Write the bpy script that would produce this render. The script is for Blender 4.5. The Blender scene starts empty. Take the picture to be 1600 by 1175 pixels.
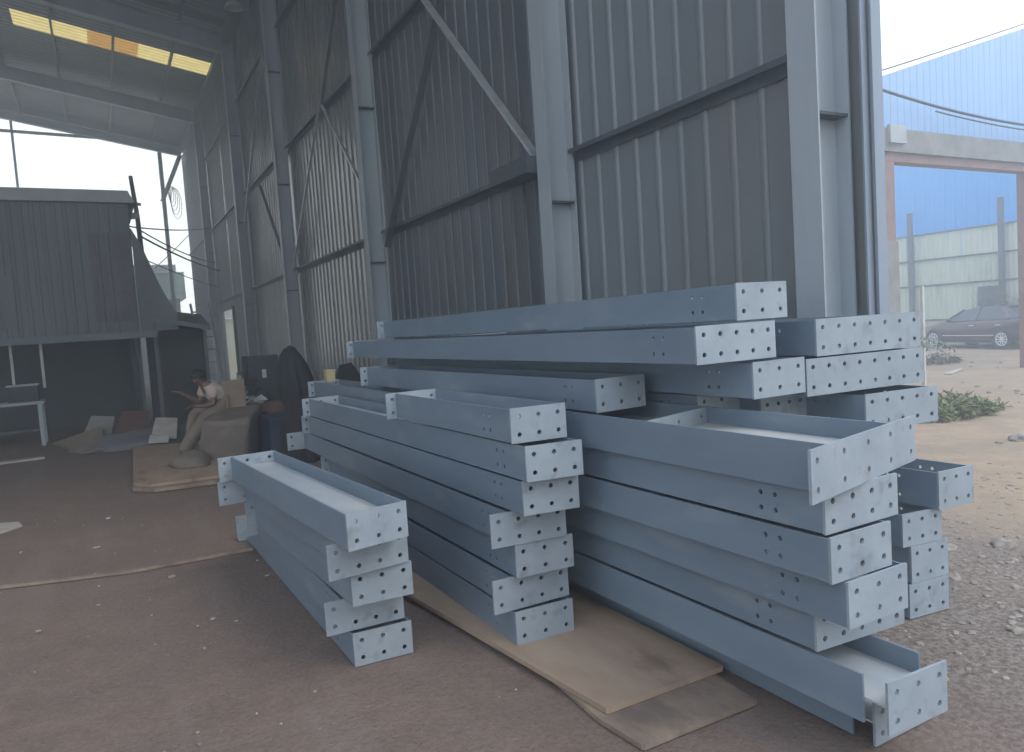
import bpy, bmesh, math, random
from mathutils import Vector, Matrix, noise
random.seed(7)
scene = bpy.context.scene
COL = scene.collection
R = math.radians

# ------------------------------------------------------------------ helpers
class MB:
    def __init__(s): s.v = []; s.f = []; s.smooth = set()
    def add(s, vs, fs, sm=False):
        o = len(s.v); s.v += [tuple(p) for p in vs]
        for f in fs:
            if sm: s.smooth.add(len(s.f))
            s.f.append([i + o for i in f])
    def box(s, x0, x1, y0, y1, z0, z1, m=None):
        vs = [(x0,y0,z0),(x1,y0,z0),(x1,y1,z0),(x0,y1,z0),(x0,y0,z1),(x1,y0,z1),(x1,y1,z1),(x0,y1,z1)]
        if m: vs = [tuple(m @ Vector(v)) for v in vs]
        s.add(vs, [(0,3,2,1),(4,5,6,7),(0,1,5,4),(1,2,6,5),(2,3,7,6),(3,0,4,7)])
        return s
    def prism(s, poly, z0, z1):
        n = len(poly)
        s.add([(x,y,z0) for x,y in poly] + [(x,y,z1) for x,y in poly],
              [list(range(n))[::-1], list(range(n,2*n))] + [(i,(i+1)%n,n+(i+1)%n,n+i) for i in range(n)])
        return s
    def bar(s, p, q, w, h):
        p = Vector(p); q = Vector(q); d = (q-p).normalized()
        up = Vector((0,0,1)) if abs(d.z) < .95 else Vector((0,1,0))
        a = d.cross(up).normalized()*w/2; b = a.cross(d).normalized()*h/2
        s.add([p-a-b,p+a-b,p+a+b,p-a+b,q-a-b,q+a-b,q+a+b,q-a+b],
              [(0,3,2,1),(4,5,6,7),(0,1,5,4),(1,2,6,5),(2,3,7,6),(3,0,4,7)])
        return s
    def tube(s, pts, r, n=8):
        pts = [Vector(p) for p in pts]; rs = r if isinstance(r, (list,tuple)) else [r]*len(pts)
        vs = []; fs = []
        for i, p in enumerate(pts):
            d = (pts[min(i+1,len(pts)-1)] - pts[max(i-1,0)]).normalized()
            up = Vector((0,0,1)) if abs(d.z) < .9 else Vector((0,1,0))
            a = d.cross(up).normalized(); b = a.cross(d).normalized()
            for k in range(n):
                t = 2*math.pi*k/n; vs.append(p + (a*math.cos(t) + b*math.sin(t))*rs[i])
        for i in range(len(pts)-1):
            for k in range(n):
                k2 = (k+1) % n; fs.append((i*n+k, i*n+k2, (i+1)*n+k2, (i+1)*n+k))
        s.add(vs, fs, True)
        s.add(vs[:n], [list(range(n))[::-1]]); s.add(vs[-n:], [list(range(n))])
        return s
    def lathe(s, prof, c, axis='x', n=24):
        vs = []; fs = []
        for (a, r) in prof:
            for k in range(n):
                t = 2*math.pi*k/n
                p = (a, r*math.cos(t), r*math.sin(t)) if axis == 'x' else ((r*math.cos(t), r*math.sin(t), a) if axis == 'z' else (r*math.cos(t), a, r*math.sin(t)))
                vs.append((p[0]+c[0], p[1]+c[1], p[2]+c[2]))
        for i in range(len(prof)-1):
            for k in range(n):
                k2 = (k+1) % n; fs.append((i*n+k, i*n+k2, (i+1)*n+k2, (i+1)*n+k))
        s.add(vs, fs, True); return s
    def holed(s, o, u, v, n, cells, t):
        """plate with round bolt holes. cells: (u0,u1,v0,v1,hole) with hole=(cu,cv,r) or None; t thickness along n"""
        o = Vector(o); u = Vector(u); v = Vector(v); n = Vector(n)
        P = lambda a, b, c: o + u*a + v*b + n*c
        U0 = min(c[0] for c in cells); U1 = max(c[1] for c in cells); V0 = min(c[2] for c in cells); V1 = max(c[3] for c in cells)
        N = 16
        for (u0,u1,v0,v1,h) in cells:
            if h is None:
                for c, fl in ((0, 0), (t, 1)):
                    q = [P(u0,v0,c),P(u1,v0,c),P(u1,v1,c),P(u0,v1,c)]
                    s.add(q, [(0,1,2,3) if fl else (3,2,1,0)])
                continue
            cu, cv, r = h
            outs = [(u1,cv),(u1,(cv+v1)/2),(u1,v1),((cu+u1)/2,v1),(cu,v1),((cu+u0)/2,v1),(u0,v1),(u0,(cv+v1)/2),
                    (u0,cv),(u0,(cv+v0)/2),(u0,v0),((cu+u0)/2,v0),(cu,v0),((cu+u1)/2,v0),(u1,v0),(u1,(cv+v0)/2)]
            cir = [(cu+r*math.cos(2*math.pi*k/N), cv+r*math.sin(2*math.pi*k/N)) for k in range(N)]
            for c, fl in ((0, 0), (t, 1)):
                vs = [P(a,b,c) for a,b in cir] + [P(a,b,c) for a,b in outs]
                fs = []
                for k in range(N):
                    k2 = (k+1) % N; q = (k, N+k, N+k2, k2); fs.append(q if fl else q[::-1])
                s.add(vs, fs)
            vs = [P(a,b,0) for a,b in cir] + [P(a,b,t) for a,b in cir]
            s.add(vs, [(k,(k+1)%N,N+(k+1)%N,N+k) for k in range(N)])
        c = [P(U0,V0,0),P(U1,V0,0),P(U1,V1,0),P(U0,V1,0),P(U0,V0,t),P(U1,V0,t),P(U1,V1,t),P(U0,V1,t)]
        s.add(c, [(0,1,5,4),(1,2,6,5),(2,3,7,6),(3,0,4,7)])
        return s
    def build(s, name, mat, parent=None, recalc=True):
        me = bpy.data.meshes.new(name); me.from_pydata(s.v, [], s.f)
        if s.smooth:
            me.polygons.foreach_set('use_smooth', [i in s.smooth for i in range(len(s.f))])
        me.update()
        if recalc and len(s.f) < 60000:
            bm = bmesh.new(); bm.from_mesh(me); bmesh.ops.recalc_face_normals(bm, faces=bm.faces); bm.to_mesh(me); bm.free()
        if mat: me.materials.append(mat)
        o = bpy.data.objects.new(name, me); COL.objects.link(o)
        if parent: o.parent = parent
        return o

def tag(o, label=None, cat=None, group=None, kind=None):
    if label: o['label'] = label
    if cat: o['category'] = cat
    if group: o['group'] = group
    if kind: o['kind'] = kind
    return o
def empty(name, loc, label, cat, group=None, rz=0):
    o = bpy.data.objects.new(name, None); COL.objects.link(o); o.location = loc; o.rotation_euler = (0,0,rz)
    o.empty_display_size = .1
    return tag(o, label, cat, group)

# ------------------------------------------------------------------ materials
def mat(name, c1, c2=None, rough=.6, metal=0., scale=4., stretch=(1,1,1), bump=0., bscale=40., spec=.5, detail=6., lo=.35, hi=.65,
        c3=None, s3=18., lo3=.6, hi3=.7, coat=0., rvar=.1, panel=0., c4=None, s4=30., lo4=.7, hi4=.74):
    m = bpy.data.materials.new(name); m.use_nodes = True
    nt = m.node_tree; N = nt.nodes; L = nt.links; b = N['Principled BSDF']
    b.inputs['Roughness'].default_value = rough; b.inputs['Metallic'].default_value = metal
    b.inputs['Specular IOR Level'].default_value = spec
    if coat: b.inputs['Coat Weight'].default_value = coat; b.inputs['Coat Roughness'].default_value = .15
    c2 = c2 or tuple(x*.75 for x in c1)
    tc = N.new('ShaderNodeTexCoord'); mp = N.new('ShaderNodeMapping'); mp.inputs['Scale'].default_value = stretch
    oi = N.new('ShaderNodeObjectInfo'); ad = N.new('ShaderNodeVectorMath'); ad.operation = 'ADD'
    mu = N.new('ShaderNodeVectorMath'); mu.operation = 'SCALE'; mu.inputs['Scale'].default_value = 37.
    cx = N.new('ShaderNodeCombineXYZ')
    for k in range(3): L.new(oi.outputs['Random'], cx.inputs[k])
    L.new(cx.outputs[0], mu.inputs[0])
    L.new(tc.outputs['Object'], mp.inputs[0]); L.new(mp.outputs[0], ad.inputs[0]); L.new(mu.outputs[0], ad.inputs[1])
    n1 = N.new('ShaderNodeTexNoise'); n1.inputs['Scale'].default_value = scale; n1.inputs['Detail'].default_value = detail
    n1.inputs['Roughness'].default_value = .62
    L.new(ad.outputs[0], n1.inputs['Vector'])
    rp = N.new('ShaderNodeMapRange'); rp.inputs[1].default_value = lo; rp.inputs[2].default_value = hi
    L.new(n1.outputs[0], rp.inputs[0])
    mx = N.new('ShaderNodeMix'); mx.data_type = 'RGBA'; mx.inputs[6].default_value = (*c1,1); mx.inputs[7].default_value = (*c2,1)
    L.new(rp.outputs[0], mx.inputs[0]); out = mx.outputs[2]
    if c3:
        n3 = N.new('ShaderNodeTexNoise'); n3.inputs['Scale'].default_value = s3; n3.inputs['Detail'].default_value = 5
        L.new(ad.outputs[0], n3.inputs['Vector'])
        r3 = N.new('ShaderNodeMapRange'); r3.inputs[1].default_value = lo3; r3.inputs[2].default_value = hi3
        L.new(n3.outputs[0], r3.inputs[0])
        m3 = N.new('ShaderNodeMix'); m3.data_type = 'RGBA'; m3.inputs[7].default_value = (*c3,1)
        L.new(r3.outputs[0], m3.inputs[0]); L.new(out, m3.inputs[6]); out = m3.outputs[2]
    if c4:
        n4 = N.new('ShaderNodeTexNoise'); n4.inputs['Scale'].default_value = s4; n4.inputs['Detail'].default_value = 7; n4.inputs['Roughness'].default_value = .7
        L.new(ad.outputs[0], n4.inputs['Vector'])
        r4 = N.new('ShaderNodeMapRange'); r4.inputs[1].default_value = lo4; r4.inputs[2].default_value = hi4
        L.new(n4.outputs[0], r4.inputs[0])
        m4 = N.new('ShaderNodeMix'); m4.data_type = 'RGBA'; m4.inputs[7].default_value = (*c4,1)
        L.new(r4.outputs[0], m4.inputs[0]); L.new(out, m4.inputs[6]); out = m4.outputs[2]
    if panel:       # separate sheets differ a little in tone
        sp = N.new('ShaderNodeSeparateXYZ'); L.new(tc.outputs['Object'], sp.inputs[0])
        dv = N.new('ShaderNodeMath'); dv.operation = 'DIVIDE'; dv.inputs[1].default_value = .9225; L.new(sp.outputs[1], dv.inputs[0])
        fl = N.new('ShaderNodeMath'); fl.operation = 'FLOOR'; L.new(dv.outputs[0], fl.inputs[0])
        wn = N.new('ShaderNodeTexWhiteNoise'); wn.noise_dimensions = '1D'; L.new(fl.outputs[0], wn.inputs['W'])
        pr = N.new('ShaderNodeMapRange'); pr.inputs[3].default_value = 1-panel; pr.inputs[4].default_value = 1+panel; L.new(wn.outputs[0], pr.inputs[0])
        vm = N.new('ShaderNodeVectorMath'); vm.operation = 'SCALE'; L.new(out, vm.inputs[0]); L.new(pr.outputs[0], vm.inputs['Scale']); out = vm.outputs[0]
    L.new(out, b.inputs['Base Color'])
    rr = N.new('ShaderNodeMapRange'); rr.inputs[3].default_value = max(.02, rough-rvar); rr.inputs[4].default_value = min(1, rough+rvar)
    L.new(n1.outputs[0], rr.inputs[0]); L.new(rr.outputs[0], b.inputs['Roughness'])
    if bump:
        nb = N.new('ShaderNodeTexNoise'); nb.inputs['Scale'].default_value = bscale; nb.inputs['Detail'].default_value = 4
        L.new(ad.outputs[0], nb.inputs['Vector'])
        bp = N.new('ShaderNodeBump'); bp.inputs['Strength'].default_value = bump; bp.inputs['Distance'].default_value = .01
        L.new(nb.outputs[0], bp.inputs['Height']); L.new(bp.outputs[0], b.inputs['Normal'])
    return m

M = {}
M['brace_glint']     = mat('glint_angle', (.50,.53,.55), (.40,.43,.45), .38, .35, 6., (1,1,1), .03, 20)  # brace steel made pale, the glints are put into its colour
M['primer'] = mat('shaded_grey_primer', (.172,.226,.285), (.138,.185,.24), .46, 0, 2.4, (1,.35,1), .07, 14, .5, 8, c3=(.24,.28,.315), s3=6, lo3=.55, hi3=.85, c4=(.29,.31,.32), s4=17, lo4=.66, hi4=.73)  # flanges: primer darkened, shade on the side faces is in the colour
M['plate'] = mat('lit_grey_primer', (.30,.345,.385), (.245,.285,.325), .55, 0, 5., (1,1,1), .08, 30, .5, 8, c3=(.19,.215,.24), s3=11, lo3=.58, hi3=.76, c4=(.24,.20,.165), s4=30, lo4=.69, hi4=.75)  # same primer paler, light on the end faces is in the colour
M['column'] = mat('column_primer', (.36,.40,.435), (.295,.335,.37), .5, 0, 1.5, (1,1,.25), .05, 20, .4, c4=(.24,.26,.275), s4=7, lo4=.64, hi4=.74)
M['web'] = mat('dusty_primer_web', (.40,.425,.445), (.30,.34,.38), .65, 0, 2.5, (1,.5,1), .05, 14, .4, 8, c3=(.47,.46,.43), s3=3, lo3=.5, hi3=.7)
M['girt'] = mat('girt_primer', (.07,.085,.105), (.05,.06,.08), .6, 0, 3.)  # very dark primer, shade of the undersides is put into the colour
M['clad'] = mat('shaded_cladding', (.105,.120,.140), (.085,.098,.117), .42, .05, 1.2, (1,1,.15), .05, 9, .5, 6, c3=(.125,.12,.118), s3=1.3, lo3=.5, hi3=.8, panel=.13)  # darker copy for the inner bays, their shade is in the colour
M['clad_near'] = mat('lit_cladding', (.188,.210,.232), (.155,.174,.194), .42, .05, 1.2, (1,1,.15), .05, 9, .5, 6, c3=(.195,.182,.172), s3=1.0, lo3=.45, hi3=.75, panel=.08)  # paler copy for the near bay, light from the open end painted in
M['clad_tan'] = mat('sky_sheen_cladding', (.185,.19,.19), (.135,.142,.15), .26, .1, 1.2, (1,1,.15), .05, 9, .6, 6, c3=(.20,.185,.16), s3=1.3, lo3=.45, hi3=.75, panel=.12)  # paler tan bays, sky reflected on the ribs is put into the colour
M['trim']     = mat('trim_metal', (.26,.30,.36), (.21,.25,.31), .4, .2, 2., (1,1,.2))
M['roof'] = mat('roof_sheet', (.20,.215,.22), (.155,.17,.175), .45, .1, .8, (1,1,1), .03, 6)
M['roof_steel'] = mat('roof_steel', (.14,.16,.18), (.11,.13,.15), .5, 0, 2.)
M['ply'] = mat('plywood', (.37,.275,.205), (.29,.21,.155), .78, 0, 2.0, (2,.8,1), .15, 60, .2, 7, c3=(.17,.125,.10), s3=2.0, lo3=.62, hi3=.72, c4=(.43,.35,.28), s4=12, lo4=.64, hi4=.78)
M['ply_edge'] = mat('weathered_board', (.33,.25,.19), (.16,.125,.105), .85, 0, 2.6, (2,.9,1), .2, 60, .2)
M['card'] = mat('cardboard_brown', (.30,.235,.18), (.22,.17,.13), .8, 0, 3., bump=.2, bscale=12, spec=.2)
M['white']    = mat('dirty_white', (.62,.60,.56), (.45,.44,.42), .6, 0, 4.)
M['dark']     = mat('dark_steel', (.035,.04,.05), (.022,.026,.034), .6, 0, 4.)
M['tarp']     = mat('black_tarp', (.010,.011,.014), (.016,.018,.022), .8, 0, 3., bump=.5, bscale=7)
M['rust'] = mat('rusty_red', (.13,.065,.05), (.09,.05,.04), .8, 0, 5.)
M['shedwall'] = mat('shed_sheet', (.17,.195,.205), (.13,.15,.16), .6, .1, 1.0, (1,1,.2), .05, 9)
M['shedpale'] = mat('pale_fascia', (.42,.44,.45), (.34,.36,.37), .5, 0, 2.)
M['concrete'] = mat('concrete', (.31,.30,.29), (.22,.212,.205), .85, 0, 2.5, bump=.2, bscale=30, spec=.2, c3=(.22,.215,.205), s3=1.5, lo3=.55, hi3=.75)
M['redframe'] = mat('red_brown_paint', (.30,.185,.155), (.235,.145,.125), .65, 0, 3., c3=(.20,.13,.11), s3=5, lo3=.55, hi3=.75)
M['bluelight'] = mat('pale_blue_sheet', (.34,.51,.76), (.29,.46,.72), .5, 0, .8, (1,1,.15))
M['blue'] = mat('blue_sheet', (.13,.42,.85), (.11,.38,.80), .5, 0, .8, (1,1,.15))
M['fence'] = mat('pale_green_sheet', (.66,.71,.58), (.56,.61,.49), .6, 0, 1.5, (1,1,.25), c3=(.42,.42,.34), s3=2.5, lo3=.62, hi3=.75)
M['fence2'] = mat('pale_green_sheet_faded', (.74,.76,.64), (.62,.65,.54), .6, 0, 1.5, (1,1,.25))
M['post']     = mat('grey_post', (.15,.15,.16), (.11,.11,.12), .6, 0, 3.)
M['carpaint'] = mat('plum_car_paint', (.075,.026,.04), (.06,.022,.035), .25, .15, 3., coat=.6, rvar=.03)
M['glass']    = mat('car_glass', (.05,.055,.065), (.045,.05,.06), .06, 0, 2., spec=.8, rvar=.02)
M['tyre']     = mat('tyre_rubber', (.02,.02,.022), None, .85)
M['rim'] = mat('alloy_rim', (.80,.81,.83), (.72,.73,.75), .35, .3)
M['lamp']     = mat('headlamp', (.7,.72,.75), (.6,.62,.65), .12, .2)
M['leaf']     = mat('weed_leaf', (.15,.20,.06), (.23,.25,.09), .6, 0, 9.)
M['palmleaf'] = mat('palm_leaf', (.13,.16,.12), (.18,.20,.15), .5, 0, 5.)
M['stem']     = mat('stem', (.16,.12,.08), None, .8)
M['skin']     = mat('skin', (.16,.095,.07), (.14,.08,.06), .5)
M['shirt']    = mat('pinkish_shirt', (.55,.43,.38), (.47,.36,.32), .8, bump=.3, bscale=30)
M['trouser'] = mat('tan_trousers', (.21,.165,.13), (.16,.125,.10), .85, bump=.5, bscale=22)
M['hair']     = mat('hair', (.012,.011,.011), None, .7)
M['pebble']   = mat('pebble', (.33,.29,.25), (.22,.19,.165), .85, 0, 9.)
M['litter']   = mat('pale_litter', (.50,.46,.41), (.38,.34,.30), .8)
M['cable']    = mat('cable', (.03,.03,.032), None, .6)
M['yellow']   = mat('yellow_box', (.52,.44,.24), (.45,.37,.2), .7)
M['greenroof']= mat('green_roof', (.26,.34,.31), (.21,.28,.26), .6)
M['paleyellow']=mat('pale_yellow_wall', (.55,.55,.40), (.47,.48,.36), .8)
M['darkcloth']= mat('brown_tarp', (.20,.165,.135), (.14,.115,.1), .85, bump=.5, bscale=6)

# ground material: red-brown packed earth under the shed, sandy soil outdoors
def ground_mat():
    m = bpy.data.materials.new('earth'); m.use_nodes = True
    nt = m.node_tree; N = nt.nodes; L = nt.links; b = N['Principled BSDF']; b.inputs['Roughness'].default_value = .9
    b.inputs['Specular IOR Level'].default_value = .2
    tc = N.new('ShaderNodeTexCoord'); sx = N.new('ShaderNodeSeparateXYZ'); L.new(tc.outputs['Object'], sx.inputs[0])
    def ns(sc, det=6, r=.6):
        n = N.new('ShaderNodeTexNoise'); n.inputs['Scale'].default_value = sc; n.inputs['Detail'].default_value = det; n.inputs['Roughness'].default_value = r
        L.new(tc.outputs['Object'], n.inputs['Vector']); return n
    def mr(src, a, c, d=0, e=1, smooth=True):
        n = N.new('ShaderNodeMapRange'); n.inputs[1].default_value = a; n.inputs[2].default_value = c; n.inputs[3].default_value = d; n.inputs[4].default_value = e
        L.new(src, n.inputs[0]); return n.outputs[0]
    def mix(f, a, c):
        n = N.new('ShaderNodeMix'); n.data_type = 'RGBA'; L.new(f, n.inputs[0])
        for k, q in ((6,a),(7,c)):
            if isinstance(q, tuple): n.inputs[k].default_value = (*q,1)
            else: L.new(q, n.inputs[k])
        return n.outputs[2]
    big = ns(.55, 5); mid = ns(3.2, 8, .7); fine = ns(38, 6, .7); spk = ns(90, 3, .6)
    earth = mix(mr(mid.outputs[0], .35, .68), (.228,.168,.140), (.172,.127,.107))
    earth = mix(mr(big.outputs[0], .42, .62), earth, (.18,.138,.119))
    earth = mix(mr(fine.outputs[0], .50, .72, 0, .5), earth, (.28,.225,.19))
    earth = mix(mr(fine.outputs[0], .48, .33, 0, .3), earth, (.085,.066,.058))
    st = ns(1.35, 4, .55)
    earth = mix(mr(st.outputs[0], .62, .74, 0, .35), earth, (.085,.068,.060))
    tr = N.new('ShaderNodeTexNoise'); tr.inputs['Scale'].default_value = 1.; tr.inputs['Detail'].default_value = 4
    tm = N.new('ShaderNodeMapping'); tm.inputs['Scale'].default_value = (3.2,.35,1); tm.inputs['Rotation'].default_value = (0,0,.25)
    L.new(tc.outputs['Object'], tm.inputs[0]); L.new(tm.outputs[0], tr.inputs['Vector'])
    earth = mix(mr(tr.outputs[0], .54, .64, 0, .45), earth, (.225,.18,.158))
    sand = mix(mr(mid.outputs[0], .35, .65), (.42,.315,.22), (.33,.245,.172))
    sand = mix(mr(big.outputs[0], .5, .68, 0, .8), sand, (.27,.225,.17))
    sand = mix(mr(fine.outputs[0], .6, .75, 0, .5), sand, (.50,.42,.33))
    gv = mix(mr(fine.outputs[0], .40, .62), (.145,.115,.098), (.30,.255,.22))
    ad = N.new('ShaderNodeMath'); ad.operation = 'MULTIPLY_ADD'; L.new(big.outputs[0], ad.inputs[0]); ad.inputs[1].default_value = 3.; L.new(sx.outputs[0], ad.inputs[2])
    ad2 = N.new('ShaderNodeMath'); ad2.operation = 'MULTIPLY_ADD'; L.new(mid.outputs[0], ad2.inputs[0]); ad2.inputs[1].default_value = 1.3; L.new(ad.outputs[0], ad2.inputs[2])
    c = mix(mr(ad2.outputs[0], 4.4, 5.6), earth, gv)
    c = mix(mr(ad2.outputs[0], 6.6, 8.6), c, sand)
    dark = mix(mr(spk.outputs[0], .60, .70, 0, .6), c, (.07,.055,.05))
    L.new(dark, b.inputs['Base Color'])
    s = N.new('ShaderNodeMath'); s.operation = 'MULTIPLY_ADD'; L.new(fine.outputs[0], s.inputs[0]); s.inputs[1].default_value = .5; L.new(mid.outputs[0], s.inputs[2])
    bp = N.new('ShaderNodeBump'); bp.inputs['Strength'].default_value = .8; bp.inputs['Distance'].default_value = .03
    L.new(s.outputs[0], bp.inputs['Height']); L.new(bp.outputs[0], b.inputs['Normal'])
    return m
M['earth'] = ground_mat()

def skylight_mat(name, col, wt):
    m = bpy.data.materials.new(name); m.use_nodes = True
    nt = m.node_tree; N = nt.nodes; L = nt.links; N.clear()
    o = N.new('ShaderNodeOutputMaterial'); t = N.new('ShaderNodeBsdfTranslucent'); d = N.new('ShaderNodeBsdfDiffuse'); mx = N.new('ShaderNodeMixShader')
    tc = N.new('ShaderNodeTexCoord'); n = N.new('ShaderNodeTexNoise'); n.inputs['Scale'].default_value = 2.5; L.new(tc.outputs['Object'], n.inputs['Vector'])
    cm = N.new('ShaderNodeMix'); cm.data_type = 'RGBA'; cm.inputs[6].default_value = (*col,1); cm.inputs[7].default_value = (*[x*.8 for x in col],1)
    L.new(n.outputs[0], cm.inputs[0]); L.new(cm.outputs[2], t.inputs[0]); d.inputs[0].default_value = (*[x*.6 for x in col],1)
    mx.inputs[0].default_value = wt; L.new(d.outputs[0], mx.inputs[1]); L.new(t.outputs[0], mx.inputs[2]); L.new(mx.outputs[0], o.inputs[0])
    return m
M['skylight'] = skylight_mat('yellowed_skylight', (.97,.85,.52), .92)
M['skyrib'] = skylight_mat('skylight_lap_dirt', (.50,.32,.10), .7)
M['skybrown'] = skylight_mat('browned_skylight', (.80,.58,.28), .9)
M['skydim'] = skylight_mat('dirty_skylight', (.20,.19,.17), .3)

# ------------------------------------------------------------------ camera
F, CX, CY, H = 1160., 800., 587.5, 1.7
def cam_axes(roll=.066, hy=508., vx=160.):
    h1 = Vector((0, hy-CY, F)); h2 = Vector((1000, hy-CY-roll*1000, F))
    z = h1.cross(h2).normalized()
    if z.y > 0: z = -z
    Y = Vector((vx-CX, hy-roll*(vx-800)-CY, F)).normalized(); X = Y.cross(z).normalized()
    return X, Y, z
X_, Y_, Z_ = cam_axes()          # world axes seen in camera coordinates (x right, y down, z forward)
right = Vector((X_.x, Y_.x, Z_.x)); down = Vector((X_.y, Y_.y, Z_.y)); fwd = Vector((X_.z, Y_.z, Z_.z))
cd = bpy.data.cameras.new('camera'); cam = bpy.data.objects.new('camera', cd); COL.objects.link(cam)
up = -down; back = -fwd
cam.matrix_world = Matrix(((right.x, up.x, back.x, 0), (right.y, up.y, back.y, 0), (right.z, up.z, back.z, H), (0,0,0,1)))
cd.sensor_width = 36; cd.lens = F/1600*36; cd.clip_start = .05; cd.clip_end = 2000
scene.camera = cam

# ------------------------------------------------------------------ ground
def sstep(a, b, x):
    t = min(1, max(0, (x-a)/(b-a))); return t*t*(3-2*t)
def gz(x, y):
    z = -.16*sstep(6, 14, x)
    out = sstep(4.2, 6.5, x)
    z += (noise.noise((x*.9, y*.9, 0))*.012 + noise.noise((x*4, y*4, 3))*.004)*(0.25 + out*1.3) - .006
    return z
def axis(dense0, dense1, step, far):
    a = [dense0 + i*step for i in range(int((dense1-dense0)/step)+1)]
    g = step; x = a[-1]; hi = []
    while x < far: g *= 1.35; x += g; hi.append(x)
    g = step; x = a[0]; lo = []
    while x > -far: g *= 1.35; x -= g; lo.append(x)
    return lo[::-1] + a + hi
gx = axis(-3, 14, .14, 58); gy = axis(0.4, 14, .14, 58)
mb = MB(); nx = len(gx)
mb.v = [(x, y, gz(x, y)) for y in gy for x in gx]
mb.f = [(j*nx+i, j*nx+i+1, (j+1)*nx+i+1, (j+1)*nx+i) for j in range(len(gy)-1) for i in range(nx-1)]
mb.smooth = set(range(len(mb.f)))
tag(mb.build('ground', M['earth'], recalc=False), kind='structure')

# ------------------------------------------------------------------ steel beams
HOLE = .0118
def grid_cells(w, h, cols, mu=.045, mv=.042, r=HOLE, rows=2, u0=0.):
    us = [u0 + mu + (w-2*mu)*i/(cols-1) for i in range(cols)] if cols > 1 else [u0 + w/2]
    vs = [mv + (h-2*mv)*i/(rows-1) for i in range(rows)] if rows > 1 else [h/2]
    ue = [u0] + [(us[i]+us[i+1])/2 for i in range(cols-1)] + [u0+w]; ve = [0] + [(vs[i]+vs[i+1])/2 for i in range(rows-1)] + [h]
    return [(ue[i], ue[i+1], ve[j], ve[j+1], (us[i], vs[j], r)) for i in range(cols) for j in range(rows)]

def beam(label, group, x, y, z, w, L, cols, yaw=0, skew=0, h=.175, ol=0., orr=0., cope=0., fholes=True, farcols=None, stiff=None, far_ol=.07, tilt=0):
    """welded H beam lying with its web level: bolted end plates, two upright flanges, web. Local +y runs away from the near plate."""
    e = empty('steel_beam', (x, y, z), label, 'steel beam', group, R(yaw))
    e.rotation_euler[1] = R(tilt)
    T = .011; ft = .010; fh = h - .009
    sk = math.tan(R(skew)); u = Vector((math.cos(R(skew)), math.sin(R(skew)), 0)); nrm = Vector((-u.y, u.x, 0))
    wl = w/math.cos(R(skew))
    m = MB(); m.holed((0,0,0), u, (0,0,1), nrm, grid_cells(wl, h, cols), T); m.build('end_plate', M['plate'], e)
    xl, xr = ol, w - orr
    for i, xx in enumerate((xl, xr-ft)):
        y0 = xx*sk + T/math.cos(R(skew)) + cope + (.0 if i == 0 else 0)
        y1 = L
        m = MB()
        zb = .004
        if fholes:
            cells = [(0,.17,0,fh,None)] + [(.17,.37,a,b,c) for (_,_,a,b,c) in []]
            g = grid_cells(.16, fh, 2, .045, .045, .010, 2, .17)
            cells = [(0,.17,0,fh,None)] + g + [(.33, y1-y0, 0, fh, None)]
        else: cells = [(0, y1-y0, 0, fh, None)]
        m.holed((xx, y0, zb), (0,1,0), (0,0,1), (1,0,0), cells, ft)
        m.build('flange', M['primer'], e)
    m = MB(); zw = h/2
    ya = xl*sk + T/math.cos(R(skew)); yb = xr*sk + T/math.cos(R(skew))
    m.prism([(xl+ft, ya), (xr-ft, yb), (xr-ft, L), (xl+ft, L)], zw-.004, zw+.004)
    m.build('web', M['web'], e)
    fc = farcols or cols
    m = MB(); m.holed((-far_ol, L, 0), (1,0,0), (0,0,1), (0,1,0), grid_cells(w+far_ol, h, fc), T); m.build('end_plate', M['plate'], e)
    if stiff:
        m = MB(); g = grid_cells(xr-xl-2*ft, fh/2-.004, 3, .05, .03, .010, 1); m.holed((xl+ft, stiff, zw+.004), Vector((1,.30,0)), (0,0,1), (0,1,0), [(a,b,c*1,d,(q[0], (fh/2-.004)/2, .010)) for a,b,c,d,q in [(a, b, 0, fh/2-.004, q) for a,b,c,d,q in g]], .010)
        m.build('stiffener_plate', M['plate'], e)
    return e

GA = 'beams of the short leftmost stack'; GB = 'beams of the middle stack on the plywood'
GD = 'beams of the big front stack'; GE = 'beams of the low stack at the right edge'; GF = 'beams of the upper pile against the shed wall'
# leftmost stack of five
beam('lowest beam of the short leftmost stack, flat on the earth floor', GA, .99,3.69,0, .312,3.0,3, yaw=.8, skew=-4)
beam('wide-plated beam second from the floor in the short leftmost stack', GA, .87,3.735,.178, .415,2.35,4, yaw=.2, skew=-2, ol=.085)
beam('middle beam of the five in the short leftmost stack', GA, .975,3.58,.356, .312,2.1,3, yaw=2.6, skew=-6)
beam('wide-plated beam just under the top of the short leftmost stack', GA, .848,3.50,.534, .425,2.2,4, yaw=3.6, skew=3, ol=.115)
beam('top beam of the short leftmost stack, pale web open upward and plate askew', GA, .905,3.32,.712, .318,2.35,3, yaw=4, skew=7, fholes=False, far_ol=.09)
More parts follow.
